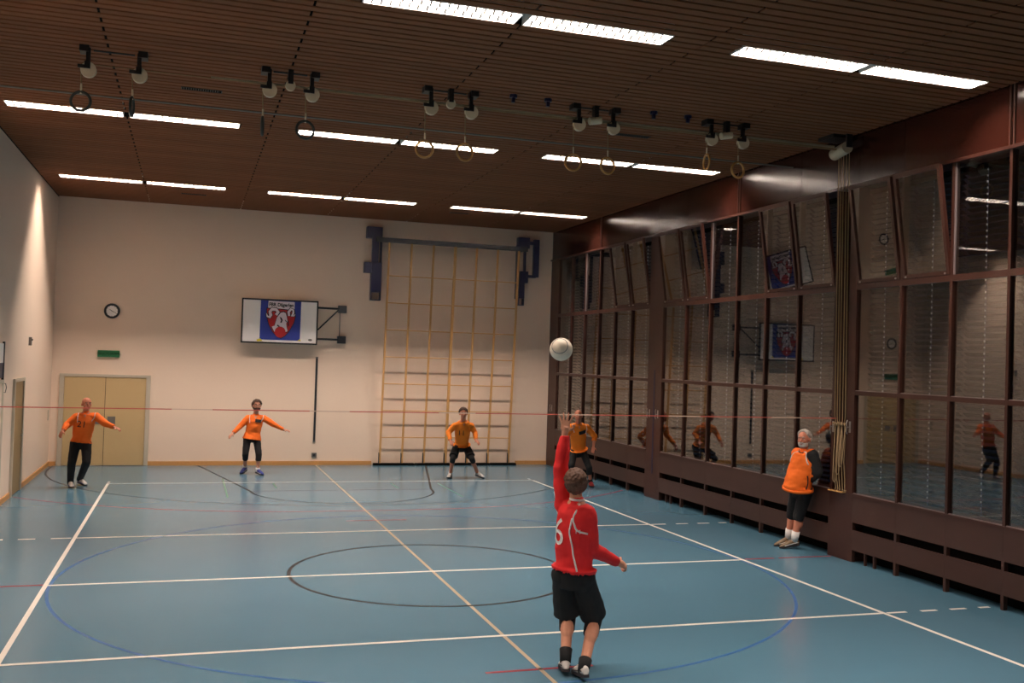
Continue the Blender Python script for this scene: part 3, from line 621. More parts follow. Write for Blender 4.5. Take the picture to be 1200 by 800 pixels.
for i, (x, z) in enumerate(zip(xs, rz)):
    s = -1 if i % 2 == 0 else 1
    t = thing('ring_pulley', 'cream pulley wheel on a black ceiling bracket, %s from the left' % nm[i], 'pulley', (x, PYR, ZC), 'ring pulleys')
    obj('bracket', MB().box(x - .05 + s * .04, x + .05 + s * .04, PYR - .05, PYR + .12, ZC - .07, ZC).box(x - .02, x + .025, PYR - .02, PYR + .02, ZC - .25, ZC - .02), M['black'], t)
    obj('fork', MB().box(x - .10, x + .03, PYR - .055, PYR - .035, ZC - .262, ZC - .225).box(x - .03, x + .03, PYR - .055, PYR + .03, ZC - .235, ZC - .18), M['black'], t)
    obj('wheel', MB().cone((x + .01, PYR - .03, ZC - .27), (x + .01, PYR + .025, ZC - .27), .085, .085, 24), M['cream'], t)
    t = thing('gymnastic_ring', ('dark rubber' if i < 4 else 'pale wooden') + ' gymnastic ring on a cord, %s from the left' % nm[i], 'gymnastic ring', (x - .06, PYR, z), 'gymnastic rings')
    ang = 0.15 * s if side[i] else 1.45
    c = V((x - .06, PYR, z)); e = V((math.cos(ang), math.sin(ang), 0))
    obj('ring', MB().tube([c + e * (.105 * math.cos(a)) + V((0, 0, .105 * math.sin(a))) for a in [2 * PI * k / 32 for k in range(32)]], .016, 8, True), M['ring_dark' if i < 4 else 'ring_wood'], t, True)
    obj('strap', MB().cone(c + V((0, 0, .085)), c + V((0, 0, .20)), .012, .010, 8), M['cream'], t)
    obj('cord', MB().cone(c + V((0, 0, .2)), (x - .07, PYR, ZC - .27), .006, .006, 6), M['rope'], t)
for j in range(0, 5):
    xa, xb = xs[2 * j], xs[2 * j + 1]; xm = (xa + xb) / 2
    if j: 
        t = thing('guide_pulley', 'small cream guide pulley between the ring pulleys of pair %s from the left' % nm[j], 'pulley', (xm, PYR, ZC), 'guide pulleys')
        obj('bracket', MB().box(xm - .03, xm + .03, PYR - .03, PYR + .06, ZC - .17, ZC), M['black'], t)
        if j < 3: obj('wheel', MB().cone((xm, PYR - .02, ZC - .19), (xm, PYR + .02, ZC - .19), .06, .06, 20), M['cream'], t)
        else: obj('drum', MB().cone((xm - .09, PYR - .0, ZC - .21), (xm + .07, PYR + .0, ZC - .18), .05, .05, 18), M['cream'], t)
    tag(obj('spacer_rod', MB().cone((xa + .05, PYR + .05, ZC - .03), (xb - .05, PYR + .05, ZC - .03), .010, .010, 6), M['black']), 'thin black rod under the ceiling joining the %s pair of ring pulleys' % nm[j], 'rod')
for k, x in enumerate([.79, 1.26, 2.77, 3.28]): tag(obj('ceiling_anchor', MB().cone((x, -.27, ZC), (x, -.27, ZC - .04), .05, .05, 10).box(x - .02, x + .02, -.29, -.25, ZC - .10, ZC - .03), M['navy']), 'small dark blue ceiling anchor, %s from the left between the ring sets' % nm[k], 'anchor')
rl = thing('ceiling_rail', 'long pale pipe under the ceiling from the rings to the rope bundle', 'rail', (0, -.12, 5.92))
obj('pipe', MB().cone((-2.9, -.12, 5.915), (5.72, -.12, 5.925), .013, .022, 10), M['railpaint'], rl)
for x in (-.02,): obj('rail_hanger', MB().box(x - .012, x + .012, -.13, -.11, 5.93, ZC + .01), M['black'], rl)
for k in range(10):
    x = xs[k]; yo = -.145 + .008 * (k % 5); zo = 5.90 - .014 * (k // 5)
    tag(obj('hoisting_line', MB().cone((x, yo, zo), (5.78, yo, zo), .004, .004, 5), M['rope']), 'pale hoisting cord running along under the ceiling pipe from the %s ring pulley' % nm[k], 'cord', 'hoisting cords along the ceiling pipe')
t = thing('end_pulley', 'pale drum pulley at the right end of the ceiling pipe above the ropes', 'pulley', (5.8, -.12, ZC))
obj('bracket', MB().box(5.62, 5.95, -.25, .12, ZC - .05, ZC), M['black'], t)
obj('drum', MB().cone((5.86, .06, 5.86), (5.82, -.30, 5.90), .085, .085, 20), M['railpaint'], t)
obj('drum_axle', MB().box(5.80, 5.9, -.31, -.28, 5.9, ZC), M['black'], t)
RN = [(-.27), (-.21), (-.14), (-.085), (-.03)]
for k in range(5):
    y = RN[k] + .03
    pts = [(5.90, y, 5.86), (5.915, y, 4.5), (5.93, y, 3.0), (5.94, y - .0, 2.05), (5.945, y - .012 * (k - 2), 1.92), (5.95, y, 1.75), (5.95, y + .02, 1.4), (5.95, y - .01, 1.15), (5.945, y - .02 - .01 * k, 1.0), (5.93, y - .05, .975), (5.92, y - .08, 1.0)]
    tag(obj('hoisting_rope', MB().tube(pts, .0068, 6), M['rope'], None, True), 'pale rope hanging down the brown pier, %s from the left' % nm[4 - k], 'rope', 'ropes on the nearest pier')
for k in range(3):
    y = -.02 - .075 * k
    pts = [(5.94, y, 1.98 - .02 * k)]
    for q in range(13):
        a = PI * q / 12; pts.append((5.915 - .01 * k, y - .035 + .035 * math.cos(a) - .01 * q / 12, 1.15 + .12 * k - .06 * math.sin(a)))
    pts.append((5.94, y - .085, 1.95))
    tag(obj('rope_bight', MB().tube(pts, .0065, 6), M['rope'], None, True), 'loose loop of pale rope tied to the brown pier, %s from the left' % nm[k], 'rope', 'rope loops on the nearest pier')
tag(obj('rope_tie', MB().tube([(5.93, .03 - .3 * q / 14, 1.93 + .03 * math.sin(q * 2.3)) for q in range(15)], .011, 6), M['rope'], None, True), 'knotted bundle of rope where the ropes cross the tape height', 'rope')
tag(obj('rope_tray', MB().box(XR - .075, XR, -.24, .08, .955, .968), M['ladder']), 'small pale wooden shelf holding the rope ends on the brown pier', 'shelf')
for k, (x0, x1, y) in enumerate([(-3.25, -2.74, 1.2), (2.74, 3.38, 1.13), (-3.32, -2.8, 10.28), (2.6, 3.05, 10.0)]):
    t = thing('ceiling_vent', 'dark slotted ceiling vent, %s' % ['near left one above the second light row', 'near right one behind the rail', 'far left one before the back wall', 'far right one before the back wall'][k], 'vent', ((x0 + x1) / 2, y, ZC), 'ceiling vents')
    obj('frame', MB().box(x0, x1, y - .065, y - .055, ZC - .006, ZC).box(x0, x1, y + .055, y + .065, ZC - .006, ZC).box(x0, x0 + .01, y - .055, y + .055, ZC - .006, ZC).box(x1 - .01, x1, y - .055, y + .055, ZC - .006, ZC), M['black'], t)
    g = MB(); n = int((x1 - x0) / .03)
    for q in range(1, n): g.box(x0 + q * .03, x0 + q * .03 + .008, y - .055, y + .055, ZC - .004, ZC)
    obj('grille', g, M['steel'], t); obj('backing', MB().box(x0 + .01, x1 - .01, y - .055, y + .055, ZC - .002, ZC), M['void'], t)

# ================================================================= people
TS = bpy.data.scenes.new('scratch')
def remesh(mb, voxel, smooth=4, nz=0, nscale=6, seed=0):
    me = mb.mesh('tmp'); o = bpy.data.objects.new('tmp', me); TS.collection.objects.link(o)
    r = o.modifiers.new('r', 'REMESH'); r.mode = 'VOXEL'; r.voxel_size = voxel; r.use_smooth_shade = True
    if smooth: s = o.modifiers.new('s', 'SMOOTH'); s.iterations = smooth; s.factor = .5
    
    with bpy.context.temp_override(scene=TS, view_layer=TS.view_layers[0]):
        dg = bpy.context.evaluated_depsgraph_get(); out = bpy.data.meshes.new_from_object(o.evaluated_get(dg))
    bpy.data.objects.remove(o); bpy.data.meshes.remove(me)
    if nz:
        n = len(out.vertices); co = [0.0] * (3 * n); no = [0.0] * (3 * n)
        out.vertices.foreach_get('co', co); out.vertices.foreach_get('normal', no)
        for i in range(n):
            q = V((co[3 * i] * nscale + seed * 3.1, co[3 * i + 1] * nscale + seed, co[3 * i + 2] * nscale * 1.6)); d = nz * (noise.noise(q) * 1.0 + .5 * noise.noise(q * 2.3))
            for k in range(3): co[3 * i + k] += no[3 * i + k] * d
        out.vertices.foreach_set('co', co)
    out.polygons.foreach_set('use_smooth', [True] * len(out.polygons)); out.update()
    return out
def put(me, name, m, root, **k):
    b = base_of(root)
    for v in me.vertices: v.co -= b
    me.update(); return link(me, name, m, root, **k)
def bvh(me): return BVHTree.FromPolygons([v.co.copy() for v in me.vertices], [tuple(p.vertices) for p in me.polygons])
def decal(tree, mb, c, right, up, root, name, m, off=.009):
    """shape mb (x,y plane) wrapped onto a garment around centre c"""
    n = right.cross(up).normalized(); vs = []
    for v in mb.v:
        p = c + right * v.x + up * v.y + n * .25; h = tree.ray_cast(p, -n, .6)
        if h[0] is None:
            q = tree.find_nearest(p - n * .25); vs.append(q[0] + q[1] * off)
        else: vs.append(h[0] + n * off)
    return obj(name, MB().add(vs, mb.f), m, root)
def piping(tree, pts, w, root, m, name='piping'):
    out = []
    for a, b in zip(pts[:-1], pts[1:]):
        a, b = V(a), V(b); k = max(2, int((b - a).length / .02))
        for i in range(k):
            q = tree.find_nearest(a.lerp(b, i / k)); out.append(q[0] + q[1] * .001)
    q = tree.find_nearest(V(pts[-1])); out.append(q[0] + q[1] * .001)
    sm = [out[0]] + [(out[i - 1] + out[i] + out[i + 1]) / 3 for i in range(1, len(out) - 1)] + [out[-1]]
    return obj(name, MB().tube(sm, w, 6), m, root, True)
def hand(mb, w, tip, pn, th, spread=.12, curl=.35, sc=1.0):
    """palm + five fingers. w wrist, tip direction point, pn palm normal, th thumb side"""
    w, tip = V(w), V(tip); d = (tip - w).normalized(); pn = (V(pn) - d * V(pn).dot(d)).normalized(); th = (V(th) - d * V(th).dot(d) - pn * V(th).dot(pn)).normalized()
    pl = .088 * sc
    mb.ell(w + d * pl * .52, (.040 * sc, .015 * sc, pl * .60), (th, pn, d))
    mb.cone(w - d * .03, w + d * pl * .5, .025 * sc, .028 * sc, 12)
    for k, (o, L) in enumerate(((.030, .072), (.010, .080), (-.010, .075), (-.029, .058))):
        a = w + d * (pl * (.90 if k != 3 else .82)) + th * o * sc; dd = (d + th * (o / .03) * spread).normalized()
        r = .0088 * sc; b = a + (dd * math.cos(curl * .4) + pn * math.sin(curl * .4)) * L * .45 * sc
        c = b + (dd * math.cos(curl) + pn * math.sin(curl)) * L * .32 * sc; e = c + (dd * math.cos(curl * 1.7) + pn * math.sin(curl * 1.7)) * L * .25 * sc
        mb.cap(a - dd * .02, b, r * 1.1, r); mb.cap(b, c, r, r * .95); mb.cap(c, e, r * .95, r * .85)
    a = w + d * pl * .25 + th * .028 * sc; b = a + (d * .55 + th * (.65 + spread)).normalized() * .04 * sc; c = b + (d * .85 + th * .35 + pn * curl * .6).normalized() * .034 * sc
    mb.cap(a - th * .015, b, .014 * sc, .0115 * sc); mb.cap(b, c, .0115 * sc, .0095 * sc)
def person(J, label, o):
    J = {k: V(v) for k, v in J.items()}
    base = (J['toA'] + J['toB'] + J['anA'] + J['anB']) / 4; base.z = 0
    root = thing('person', label, 'person', base)
    hm = (J['hipA'] + J['hipB']) / 2; up = (J['neck'] - hm); D = up.length; up.normalize()
    sd = (J['shB'] - J['shA']); sd = (sd - up * sd.dot(up)).normalized(); fr = sd.cross(up).normalized() * o.get('front', 1)
    hs_ = (J['hipB'] - J['hipA']); hs_ = (hs_ - up * hs_.dot(up)).normalized(); hsd = (hs_ + sd).normalized(); hfr = hsd.cross(up).normalized() * o.get('front', 1)
    vox = o.get('vox', .009); T = lambda t: hm + up * t
    K = o.get('bulk', 1.0); belly = o.get('belly', 0); bw_ = o.get('wide', 1.0)
    def torso(g, lo=-.09, hi=1.0):
        secs = []
        for t, a, b, f in ((lo, .150, .110, 0), (0, .160, .118, 0), (.12, .148, .110 + belly * .8, belly * .9), (.26, .160, .118 + belly * .5, .4 * belly + .008), (D * .66, .168, .118, .008), (D * .82, .160, .095, 0), (D * .93, .115, .070, 0), (D * hi, .062, .058, 0)):
            k = min(max(t / D, 0), 1); s_ = hsd.lerp(sd, k).normalized(); f_2 = hfr.lerp(fr, k).normalized()
            secs.append((T(t) + f_2 * f, s_ * (a * bw_ + g), f_2 * (b * bw_ + g)))
        return secs
    # ------------------------- head frame
    hf = V(o['face']).normalized(); hu = (J['head'] - J['neck']).normalized() * .5 + V((0, 0, 1)) * .5; hu = (hu - hf * hu.dot(hf)).normalized(); hx = hf.cross(hu).normalized()
    hc = J['head']; hS = o.get('hs', 1.14)
    ax = (hx, hf, hu); H = lambda x, y, z: hc + hx * x * hS + hf * y * hS + hu * z * hS
    # ------------------------- body, one surface
    b = MB()
    b.loft(torso(-.012))
    b.ell(H(0, -.005, .022), (.074 * hS, .092 * hS, .086 * hS), ax); b.ell(H(0, .022, -.045), (.056 * hS, .064 * hS, .062 * hS), ax); b.ell(H(0, .058, -.088), (.026 * hS, .022 * hS, .020 * hS), ax)
    b.cone(H(0, .082, .008), H(0, .108, -.030), .007 * hS, .015 * hS, 8); b.ell(H(0, .100, -.030), .013 * hS)
    b.cap(H(-.034, .078, .022), H(.034, .078, .022), .010 * hS, .010 * hS)
    b.ell(H(0, .076, -.062), (.024 * hS, .012 * hS, .010 * hS), ax)
    for s in (-1, 1): b.ell(H(s * .077, -.006, -.012), (.010 * hS, .020 * hS, .031 * hS), ax); b.ell(H(s * .04, .062, -.025), .022 * hS)
    b.cone(J['neck'] - up * .07, H(0, -.015, -.05), .060, .054, 14)
    for s, A in ((-1, 'A'), (1, 'B')):
        sh, el, wr, ha = J['sh' + A], J['el' + A], J['wr' + A], J['ha' + A]
        b.cap(J['neck'] - up * .075, sh, .048 * K, .054 * K); b.cap(sh, el, .052 * K, .041 * K); b.cap(el, el.lerp(wr, .3), .041 * K, .042 * K); b.cap(el.lerp(wr, .3), wr, .042 * K, .027)
        hd = o['hands'][A]; hand(b, wr, ha, hd[0], hd[1], hd[2], hd[3], o.get('hsc', 1.0))
        hp, kn, an, to = J['hip' + A], J['kn' + A], J['an' + A], J['to' + A]
        b.cap(hp, kn, .086 * K, .056 * K); b.cap(kn, an, .051 * K, .036 * K)
        ld = (an - kn); bk = -(to - an); bk = (bk - ld.normalized() * bk.dot(ld.normalized())); bk = bk.normalized() if bk.length > 1e-5 else -fr
        b.ell(kn + ld * .30 + bk * .020, (.054 * K, .054 * K, ld.length * .28), (bk.cross(ld.normalized()), bk, ld.normalized()) )
        b.cap(an, an.lerp(to, .4) - V((0, 0, .012)), .032, .024)
    put(remesh(b, vox, 3), 'body', M[o.get('skin', 'skin')], root)
    # ------------------------- face parts
    for s in (-1, 1):
        e = obj('eye', MB().ell(H(s * .031, .083, .003), (.011 * hS, .006 * hS, .0055 * hS), ax, 10, 6), M['eye_white'], root, True)
        obj('iris', MB().ell(H(s * .031, .0875, .003), (.005 * hS, .003 * hS, .005 * hS), ax, 8, 6), M['eye_dark'], e, True)
        if o.get('brow'): obj('eyebrow', MB().tube([H(s * .014, .093, .024), H(s * .032, .091, .030), H(s * .048, .080, .024)], .0045 * hS, 6), M[o['brow']], root, True)
    obj('mouth', MB().ell(H(0, .089, -.062), (.022 * hS, .006 * hS, .006 * hS), ax, 10, 6), M['lip'], root, True)
    # ------------------------- hair and beard
    rnd = random.Random(o.get('seed', 1))
    if o.get('hair'):
        b = MB(); n = 0
        while n < 420:
            d = V((rnd.gauss(0, 1), rnd.gauss(0, 1), rnd.gauss(0, 1))).normalized()
            if not o['hairf'](d.x, d.y, d.z): continue
            n += 1; k = o.get('hthick', .010) * rnd.uniform(.75, 1.25)
            b.ell(hc + hu * .018 * hS + hx * d.x * (.073 + k) * hS + hf * (d.y * (.090 + k) - .006) * hS + hu * d.z * (.084 + k) * hS, rnd.uniform(.011, .017), None, 8, 6)
        b.ell(H(0, -.018, .030), (.079 * hS, .086 * hS, .086 * hS), ax)
        put(remesh(b, .0055, 2), 'hair', M[o['hair']], root)
    if o.get('beard'):
        b = MB()
        for k in range(13):
            a = (k / 12 - .5) * PI * .95
            b.cap(H(.060 * math.sin(a), .024 + .052 * math.cos(a), -.055), H(.048 * math.sin(a), .022 + .052 * math.cos(a), -.092), .012 * hS, .011 * hS)
        b.cap(H(-.026, .088, -.045), H(.026, .088, -.045), .008, .008)
        put(remesh(b, .006, 1), 'beard', M[o['beard']], root)
    # ------------------------- shirt
    b = MB(); g = o.get('loose', .014); hem = o.get('hem', -.06)
    sec = torso(g, 0, .93)[1:]; b.loft([(T(hem) + hfr * (belly * .7 + .012 + o.get('hemf', 0)), hsd * (.192 * bw_ + g + o.get('hemf', 0) * .4), hfr * (.145 + belly * .6 + g + o.get('hemf', 0))), (T(.04) + hfr * belly * .8, hsd * (.176 * bw_ + g), hfr * (.130 + belly * .7 + g))] + sec[1:])
    b.cap(J['neck'] - up * .07, J['neck'] - up * .022, .070, .064)
    for A in 'AB':
        sh, el, wr = J['sh' + A], J['el' + A], J['wr' + A]; se = o.get('sleeve', {}).get(A, .93)
        b.cap(J['neck'] - up * .085, sh, .062, .076 * K); b.cap(sh, el, .076 * K, .062 * K)
        e2 = el.lerp(wr, se); b.ell(el, .062 * K); b.cone(el, e2, .062 * K, .042 * K, 16)
        if se < .8: b.cone(el.lerp(wr, se - .12), e2, .050, .050, 16)
    me = remesh(b, max(vox, .009), 4, .010, 6, o.get('seed', 1)); tr = bvh(me)
    shirt = put(me, 'shirt', M[o['shirt']], root)
    if o.get('collar'):
        cN = J['neck'] - up * .005; obj('collar', MB().tube([cN + sd * (.062 * math.cos(a)) + fr * (.062 * math.sin(a) + .006) - up * (.03 * max(0, math.sin(a))) for a in [2 * PI * k / 24 for k in range(24)]], .011, 8, True), M[o['collar']], shirt, True)
    else:   # V neck showing skin
        c = J['neck'] - up * .055 + fr * .02; m = MB(); m.add([(-.036, .015, 0), (.036, .015, 0), (.018, -.03, 0), (0, -.065, 0), (-.018, -.03, 0), (0, 0, 0)], [(0, 5, 4), (5, 3, 4), (5, 2, 3), (5, 1, 2)])
        decal(tr, m, J['neck'] - up * .055, fr.cross(up) * -1 if fr.cross(up).dot(sd) < 0 else fr.cross(up), up, root, 'neckline', M[o.get('skin', 'skin')], .005)
    rt = up.cross(fr).normalized()          # so that rt x up = fr (seen from the front, rt points to the viewer's right)
    if o.get('num'):
        tm = text_mesh(o['num'][0], o['num'][1]); decal(tr, tm, T(D * .60) + rt * o['num'][2], rt, up, shirt, 'number', M[o['num'][3]])
    if o.get('patch'):
        w, h, x, z = o['patch']; m = MB(); n = 8
        m.v = [V((-w / 2 + w * i / n, s * h / 2, 0)) for i in range(n + 1) for s in (-1, 1)]; m.f = [(2 * i, 2 * i + 2, 2 * i + 3, 2 * i + 1) for i in range(n)]
        decal(tr, m, T(D * z) + rt * x, rt, up, shirt, 'chest_print', M['darkcloth'])
    if o.get('stripes'):
        for A, s in (('A', -1), ('B', 1)):
            sh = J['sh' + A]; piping(tr, [sh + up * .09 - sd * s * .03 + fr * .02, sh + fr * .09 - sd * s * .03, sh - up * .10 + fr * .10 - sd * s * .05], .007, shirt, M['whitecloth'])
    # ------------------------- trousers / shorts
    b = MB(); b.loft([(T(-.10), hsd * .150 * bw_, hfr * .115), (T(0), hsd * .160 * bw_, hfr * .122), (T(.05), hsd * .172 * bw_, hfr * .125), (T(o.get('hem', 0) + .05), hsd * .162 * bw_, hfr * .118)])
    for A in 'AB': b.ell(J['hip' + A], .096 * K)
    L = o['legs']
    for A in 'AB':
        hp, kn, an = J['hip' + A], J['kn' + A], J['an' + A]
        if L == 'long':
            b.cap(hp, kn, .094 * K, .078); b.cap(kn, kn.lerp(an, .3), .078, .074); b.cone(kn.lerp(an, .3), an + (an - kn).normalized() * .03, .070, .060, 16)
        elif L == 'threequarter':
            b.cap(hp.lerp(kn, .08), kn, .088 * K, .070 * K); b.cone(kn, kn.lerp(an, o.get('tlen', .42)), .070 * K, .062 * K, 16)
        elif L == 'shorts':
            e = hp.lerp(kn, o.get('slen', .72)); b.ell(hp.lerp(kn, .08), .088 * K); b.cone(hp.lerp(kn, .06), e, .090 * K, .102 * K * o.get('flare', 1), 18)
    sh_ = put(remesh(b, max(vox, .009), 3, .005, 6, 5), 'trousers' if L != 'shorts' else 'shorts', M[o.get('pantm', 'blackcloth')], root)
    for A in 'AB':
        hp, kn, an, to = J['hip' + A], J['kn' + A], J['an' + A], J['to' + A]
        if o.get('pads'):
            b = MB(); a0, a1 = o['pads']; fwd = (to - an).normalized()
            b.cone(hp.lerp(kn, a0), kn, .072 * K, .068 * K, 16); b.ell(kn, .068 * K); b.cone(kn, kn.lerp(an, a1), .068 * K, .060 * K, 16)
            if o.get('padbulge', True): b.ell(kn + fwd * .02, .060)
            put(remesh(b, .009, 2), 'knee_pad', M['blackcloth'], root)
        if o.get('sock'):
            a1 = an + (kn - an).normalized() * o['sock'][1]; obj('sock', MB().cone(an - (kn - an).normalized() * .03, a1, .042 * K, .050 * K, 18), M[o['sock'][0]], root, True)
        # shoe
        f = (to - (an + V((0, 0, -.06)))); fz = f.z; f = f.normalized(); side_ = f.cross(V((0, 0, 1))).normalized(); uu = side_.cross(f).normalized()
        heel = an - uu * .078 - f * .055
        Ls = o.get('Ls', .285); pts = [heel, heel + f * Ls]
        lo = min(p.z for p in pts); sh0 = V((0, 0, max(0, .004 - lo))) ; heel = heel + sh0
        if not o.get('tiptoe'): heel.z = max(.004, min(heel.z, .05)); f = V((f.x, f.y, 0)).normalized() if heel.z < .02 else ((heel + V((f.x, f.y, 0)).normalized() * Ls * .9) * 1 - heel + V((0, 0, .004 - heel.z))).normalized(); side_ = f.cross(V((0, 0, 1))).normalized(); uu = side_.cross(f).normalized()
        b = MB(); S = lambda t, w, h, z: (heel + f * (Ls * t) + uu * z, side_ * w, uu * h)
        b.loft([S(.0, .022, .030, .050), S(.04, .032, .040, .052), S(.2, .040, .052, .062), S(.45, .043, .045, .055), S(.70, .047, .030, .040), S(.88, .040, .020, .030), S(.985, .020, .012, .024)], 18)
        b.cone(heel + f * .055 + uu * .05, an + (kn - an).normalized() * .015, .042, .043, 14)
        shoe = put(remesh(b, .007, 2), 'shoe', M[o['shoe']], root)
        out = [(0, .026), (.08, .036), (.25, .036), (.45, .035), (.7, .050), (.88, .042), (1.0, .014)]
        ring = [heel + f * (Ls * t) + side_ * w for t, w in out] + [heel + f * (Ls * t) - side_ * w for t, w in reversed(out)]
        obj('sole', MB().prism(ring, None, uu * .024), M[o.get('solem', 'sole')], shoe)
        if o.get('trim'): 
            t2 = bvh_local(shoe, base); piping(t2, [heel + f * .02 + uu * .05 + side_ * .05, heel + f * .14 + uu * .04 + side_ * .05, heel + f * .24 + uu * .03 + side_ * .05], .006, shoe, M[o['trim']], 'shoe_stripe'); piping(t2, [heel + f * .02 + uu * .05 - side_ * .05, heel + f * .14 + uu * .04 - side_ * .05, heel + f * .24 + uu * .03 - side_ * .05], .006, shoe, M[o['trim']], 'shoe_stripe')
    return root, shirt, tr, dict(up=up, sd=sd, fr=fr, T=T, D=D, J=J, rt=rt)
def bvh_local(o, base): return BVHTree.FromPolygons([v.co + base for v in o.data.vertices], [tuple(p.vertices) for p in o.data.polygons])

JJ = json.loads(JNT)
short_hair = lambda x, y, z: z > .15 + .55 * max(y, 0) * 1.0 and not (y > .75) or (y < -.05 and z > -.45) or (abs(x) > .8 and y < .3 and z > -.1)
full_hair = lambda x, y, z: (y < .60 and z > .10) or (y < -.05 and z > -.72) or z > .62
old_hair = lambda x, y, z: (y < .45 and z > .25) or (y < -.05 and z > -.72)
ball_at = V((.20, -3.8, 2.815))
def to_ball(p): return tuple(ball_at - V(p))
relax = lambda: {'A': ((0, .3, -1), (.3, -1, .2), .05, .6), 'B': ((0, .3, -1), (-.3, -1, .2), .05, .6)}
person(JJ['P1'], 'bald man in an orange long-sleeved jersey and long black trousers by the double door', dict(
    face=(.42, -1, -.02), hands=relax(), shirt='orange', legs='long', shoe='shoe_white', trim='shoe_blue', num=('21', .17, -.03, 'darkcloth'), stripes=True, seed=1, bulk=1.1, brow='hair_brown', hem=.03, wide=1.08, skin='skin_ruddy'))
person(JJ['P2'], 'bearded brown-haired man in an orange jersey and black three-quarter tights, arms spread wide', dict(
    face=(.12, -1, .02), hands=relax(), shirt='orange', legs='threequarter', shoe='shoe_blue', trim='shoe_white', patch=(.14, .07, .07, .72), stripes=True, seed=2, hair='hair_brown', hairf=full_hair, hthick=.016, brow='hair_brown', beard='hair_brown', hem=-.03, sock=('whitecloth', .06)))
person(JJ['P3'], 'short-haired man crouching in an amber jersey, black shorts and knee pads before the climbing frame', dict(
    face=(-.15, -1, -.02), hands=relax(), shirt='orange_y', legs='shorts', slen=.80, pads=(.80, .22), shoe='shoe_white', num=('11', .17, -.06, 'darkcloth'), seed=3, hemf=.02, hair='hair_brown', hairf=short_hair, brow='hair_brown', hem=.06, skin='skin_ruddy', sock=('whitecloth', .05)))
person(JJ['P4'], 'bald man in an amber jersey and black three-quarter trousers by the window wall', dict(
    face=(-.35, -1, 0), hands=relax(), shirt='orange_y', legs='threequarter', shoe='shoe_red', trim='shoe_orange', patch=(.17, .07, .06, .72), stripes=True, seed=4, hemf=.02, brow='hair_brown', hem=.07, sleeve={'B': .45}, sock=('blackcloth', .10), skin='skin_ruddy'))
r5, shirt5, tr5, F5 = person(JJ['P5'], 'man in a red jersey and black shorts seen from behind, left arm raised to serve', dict(
    face=(.18, .80, .52), front=-1, vox=.007, bulk=1.14, hands={'A': ((0, 1, -.05), (1, -.1, 0), .46, .08), 'B': ((-.3, .6, -.6), (-.3, .6, .6), .0, 1.5)}, hsc=1.14, hs=1.06, shirt='red', legs='shorts', slen=.93, flare=1.05, pads=(.84, .34), padbulge=False, Ls=.31,
    shoe='shoe_white', trim='sole', seed=5, hair='hair_dark', hairf=full_hair, hthick=.014, brow='hair_dark', collar='whitecloth', hem=.085, loose=.018, wide=1.04, sock=('blackcloth', .09), solem='sole', tiptoe=False))
u5, s5, fr5, T5 = F5['up'], F5['sd'], F5['fr'], F5['T']
bk5 = -fr5; rt5 = u5.cross(bk5).normalized()
tm = text_mesh('6', .34); decal(tr5, tm, T5(F5['D'] * .56) - rt5 * .085, rt5, u5, shirt5, 'number', M['whitecloth'])
Jq = F5['J']
piping(tr5, [Jq['shB'] + u5 * .06 + bk5 * .03 - s5 * .06, Jq['shB'] + bk5 * .08 - s5 * .06 - u5 * .04, Jq['shB'] + bk5 * .10 - s5 * .02 - u5 * .13, Jq['shB'] + bk5 * .05 + s5 * .06 - u5 * .15], .009, shirt5, M['whitecloth'])
piping(tr5, [Jq['shB'] + bk5 * .10 - s5 * .06 - u5 * .03, Jq['shB'] + bk5 * .10 - s5 * .08 - u5 * .15, T5(.22) + s5 * .09 + bk5 * .12, T5(.08) + s5 * .13 + bk5 * .10], .008, shirt5, M['whitecloth'])
piping(tr5, [Jq['shA'] + u5 * .12 + bk5 * .04 - s5 * .05, Jq['shA'] + bk5 * .02 - s5 * .12, T5(.25) - s5 * .17, T5(.08) - s5 * .17], .008, shirt5, M['whitecloth'])
tm = text_mesh('M', .05); decal(tr5, tm, Jq['shB'].lerp(Jq['elB'], .45), rt5, u5, shirt5, 'sleeve_badge', M['whitecloth'])
r6, shirt6, tr6, F6 = person(JJ['P6'], 'grey-haired bearded man in an orange and black jacket leaning against the window wall', dict(
    face=(-.86, -.50, -.02), hands={'A': ((1, 0, 0), (0, -1, 0), .05, .5), 'B': ((1, 0, 0), (0, 1, 0), .05, .5)}, shirt='orange', legs='threequarter', shoe='shoe_brown', trim='shoe_white', seed=6, hair='hair_grey', hairf=old_hair, hthick=.013, brow='hair_grey', beard='hair_grey',
    hem=.05, belly=.085, wide=1.12, bulk=1.22, hs=1.15, tlen=.16, Ls=.31, loose=.024, sock=('whitecloth', .13), vox=.008, skin='skin_ruddy', collar='blackcloth'))
u6, s6, fr6, T6, J6 = F6['up'], F6['sd'], F6['fr'], F6['T'], F6['J']
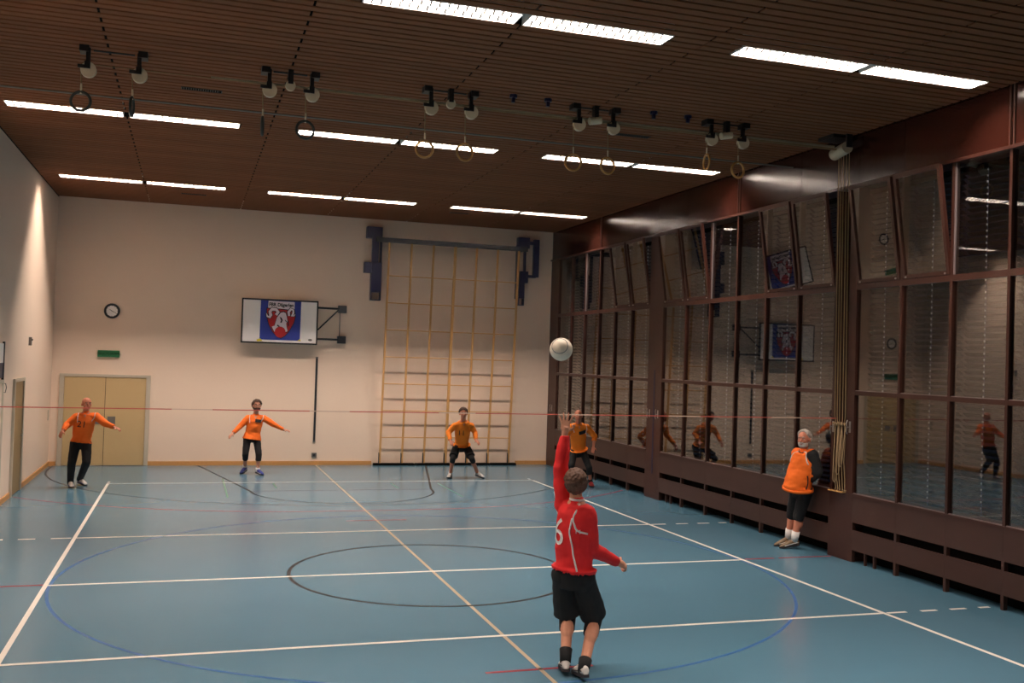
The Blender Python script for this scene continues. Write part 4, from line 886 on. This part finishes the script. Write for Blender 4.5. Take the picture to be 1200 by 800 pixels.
# black sleeves of the jacket, white piping
b = MB(); b.cap(J6['shB'] + s6 * .016, J6['elB'] + s6 * .006, .094, .080); b.ell(J6['elB'] + s6 * .006, .080); b.cone(J6['elB'] + s6 * .006, J6['elB'].lerp(J6['wrB'], .93), .080, .056, 16)
put(remesh(b, .009, 2, .004, 7), 'sleeve_panel', M['blackcloth'], shirt6, label='black sleeve')
piping(tr6, [J6['neck'] - u6 * .04 + s6 * .05 + fr6 * .02, J6['shB'] + fr6 * .06 + u6 * .04 - s6 * .03, J6['shB'] + fr6 * .08 - u6 * .05 - s6 * .02, J6['shB'] + fr6 * .06 - u6 * .14], .009, shirt6, M['whitecloth'])
piping(tr6, [J6['neck'] - u6 * .04 - s6 * .05 + fr6 * .03, J6['shA'] + fr6 * .08 + u6 * .0, J6['shA'] + fr6 * .08 - u6 * .12], .008, shirt6, M['whitecloth'])
piping(tr6, [T6(.30) + s6 * .14 + fr6 * .08, T6(.2) + s6 * .17 + fr6 * .08, T6(.09) + s6 * .17 + fr6 * .1], .010, shirt6, M['blackcloth'])
obj('hem_band', MB().loft([(T6(.035) + fr6 * .075, s6 * .236, fr6 * .225), (T6(.075) + fr6 * .075, s6 * .232, fr6 * .225)], 28), M['orange'], shirt6, True)
# ball
bc = ball_at; t = thing('ball', 'scuffed white ball in the air above the man in red', 'ball', bc)
bm = bmesh.new(); bmesh.ops.create_icosphere(bm, subdivisions=4, radius=.105); me = bpy.data.meshes.new('cover'); 
sax = V((-.45, -.75, .35)).normalized()
for v in bm.verts:
    n_ = v.co.normalized()
    for c_, th in ((sax, .72), (V((.9, -.3, .3)).normalized(), .80), (V((0, .2, -1)).normalized(), .75), (V((-.6, .7, .4)).normalized(), .75)):
        a = abs(n_.dot(c_) - th)
        if a < .025: v.co -= n_ * .0022 * (1 - a / .025)
bm.to_mesh(me); bm.free(); me.polygons.foreach_set('use_smooth', [True] * len(me.polygons))
link(me, 'cover', mat('ball_leather', (224, 212, 192), .55, .22, 9, .1), t)
sm_ = MB(); e1 = sax.orthogonal().normalized(); e2 = sax.cross(e1)
sm_.tube([bc + (sax * .72 + (e1 * math.cos(a) + e2 * math.sin(a)) * math.sqrt(1 - .72 ** 2)) * .105 for a in [2 * PI * k / 40 for k in range(40)]], .0036, 6, True)
obj('seam', sm_, mat('ball_seam', (92, 100, 104), .6), t, True)
bpy.data.scenes.remove(TS)
print('objects', len(bpy.data.objects), 'tris', sum(len(m.polygons) for m in bpy.data.meshes))
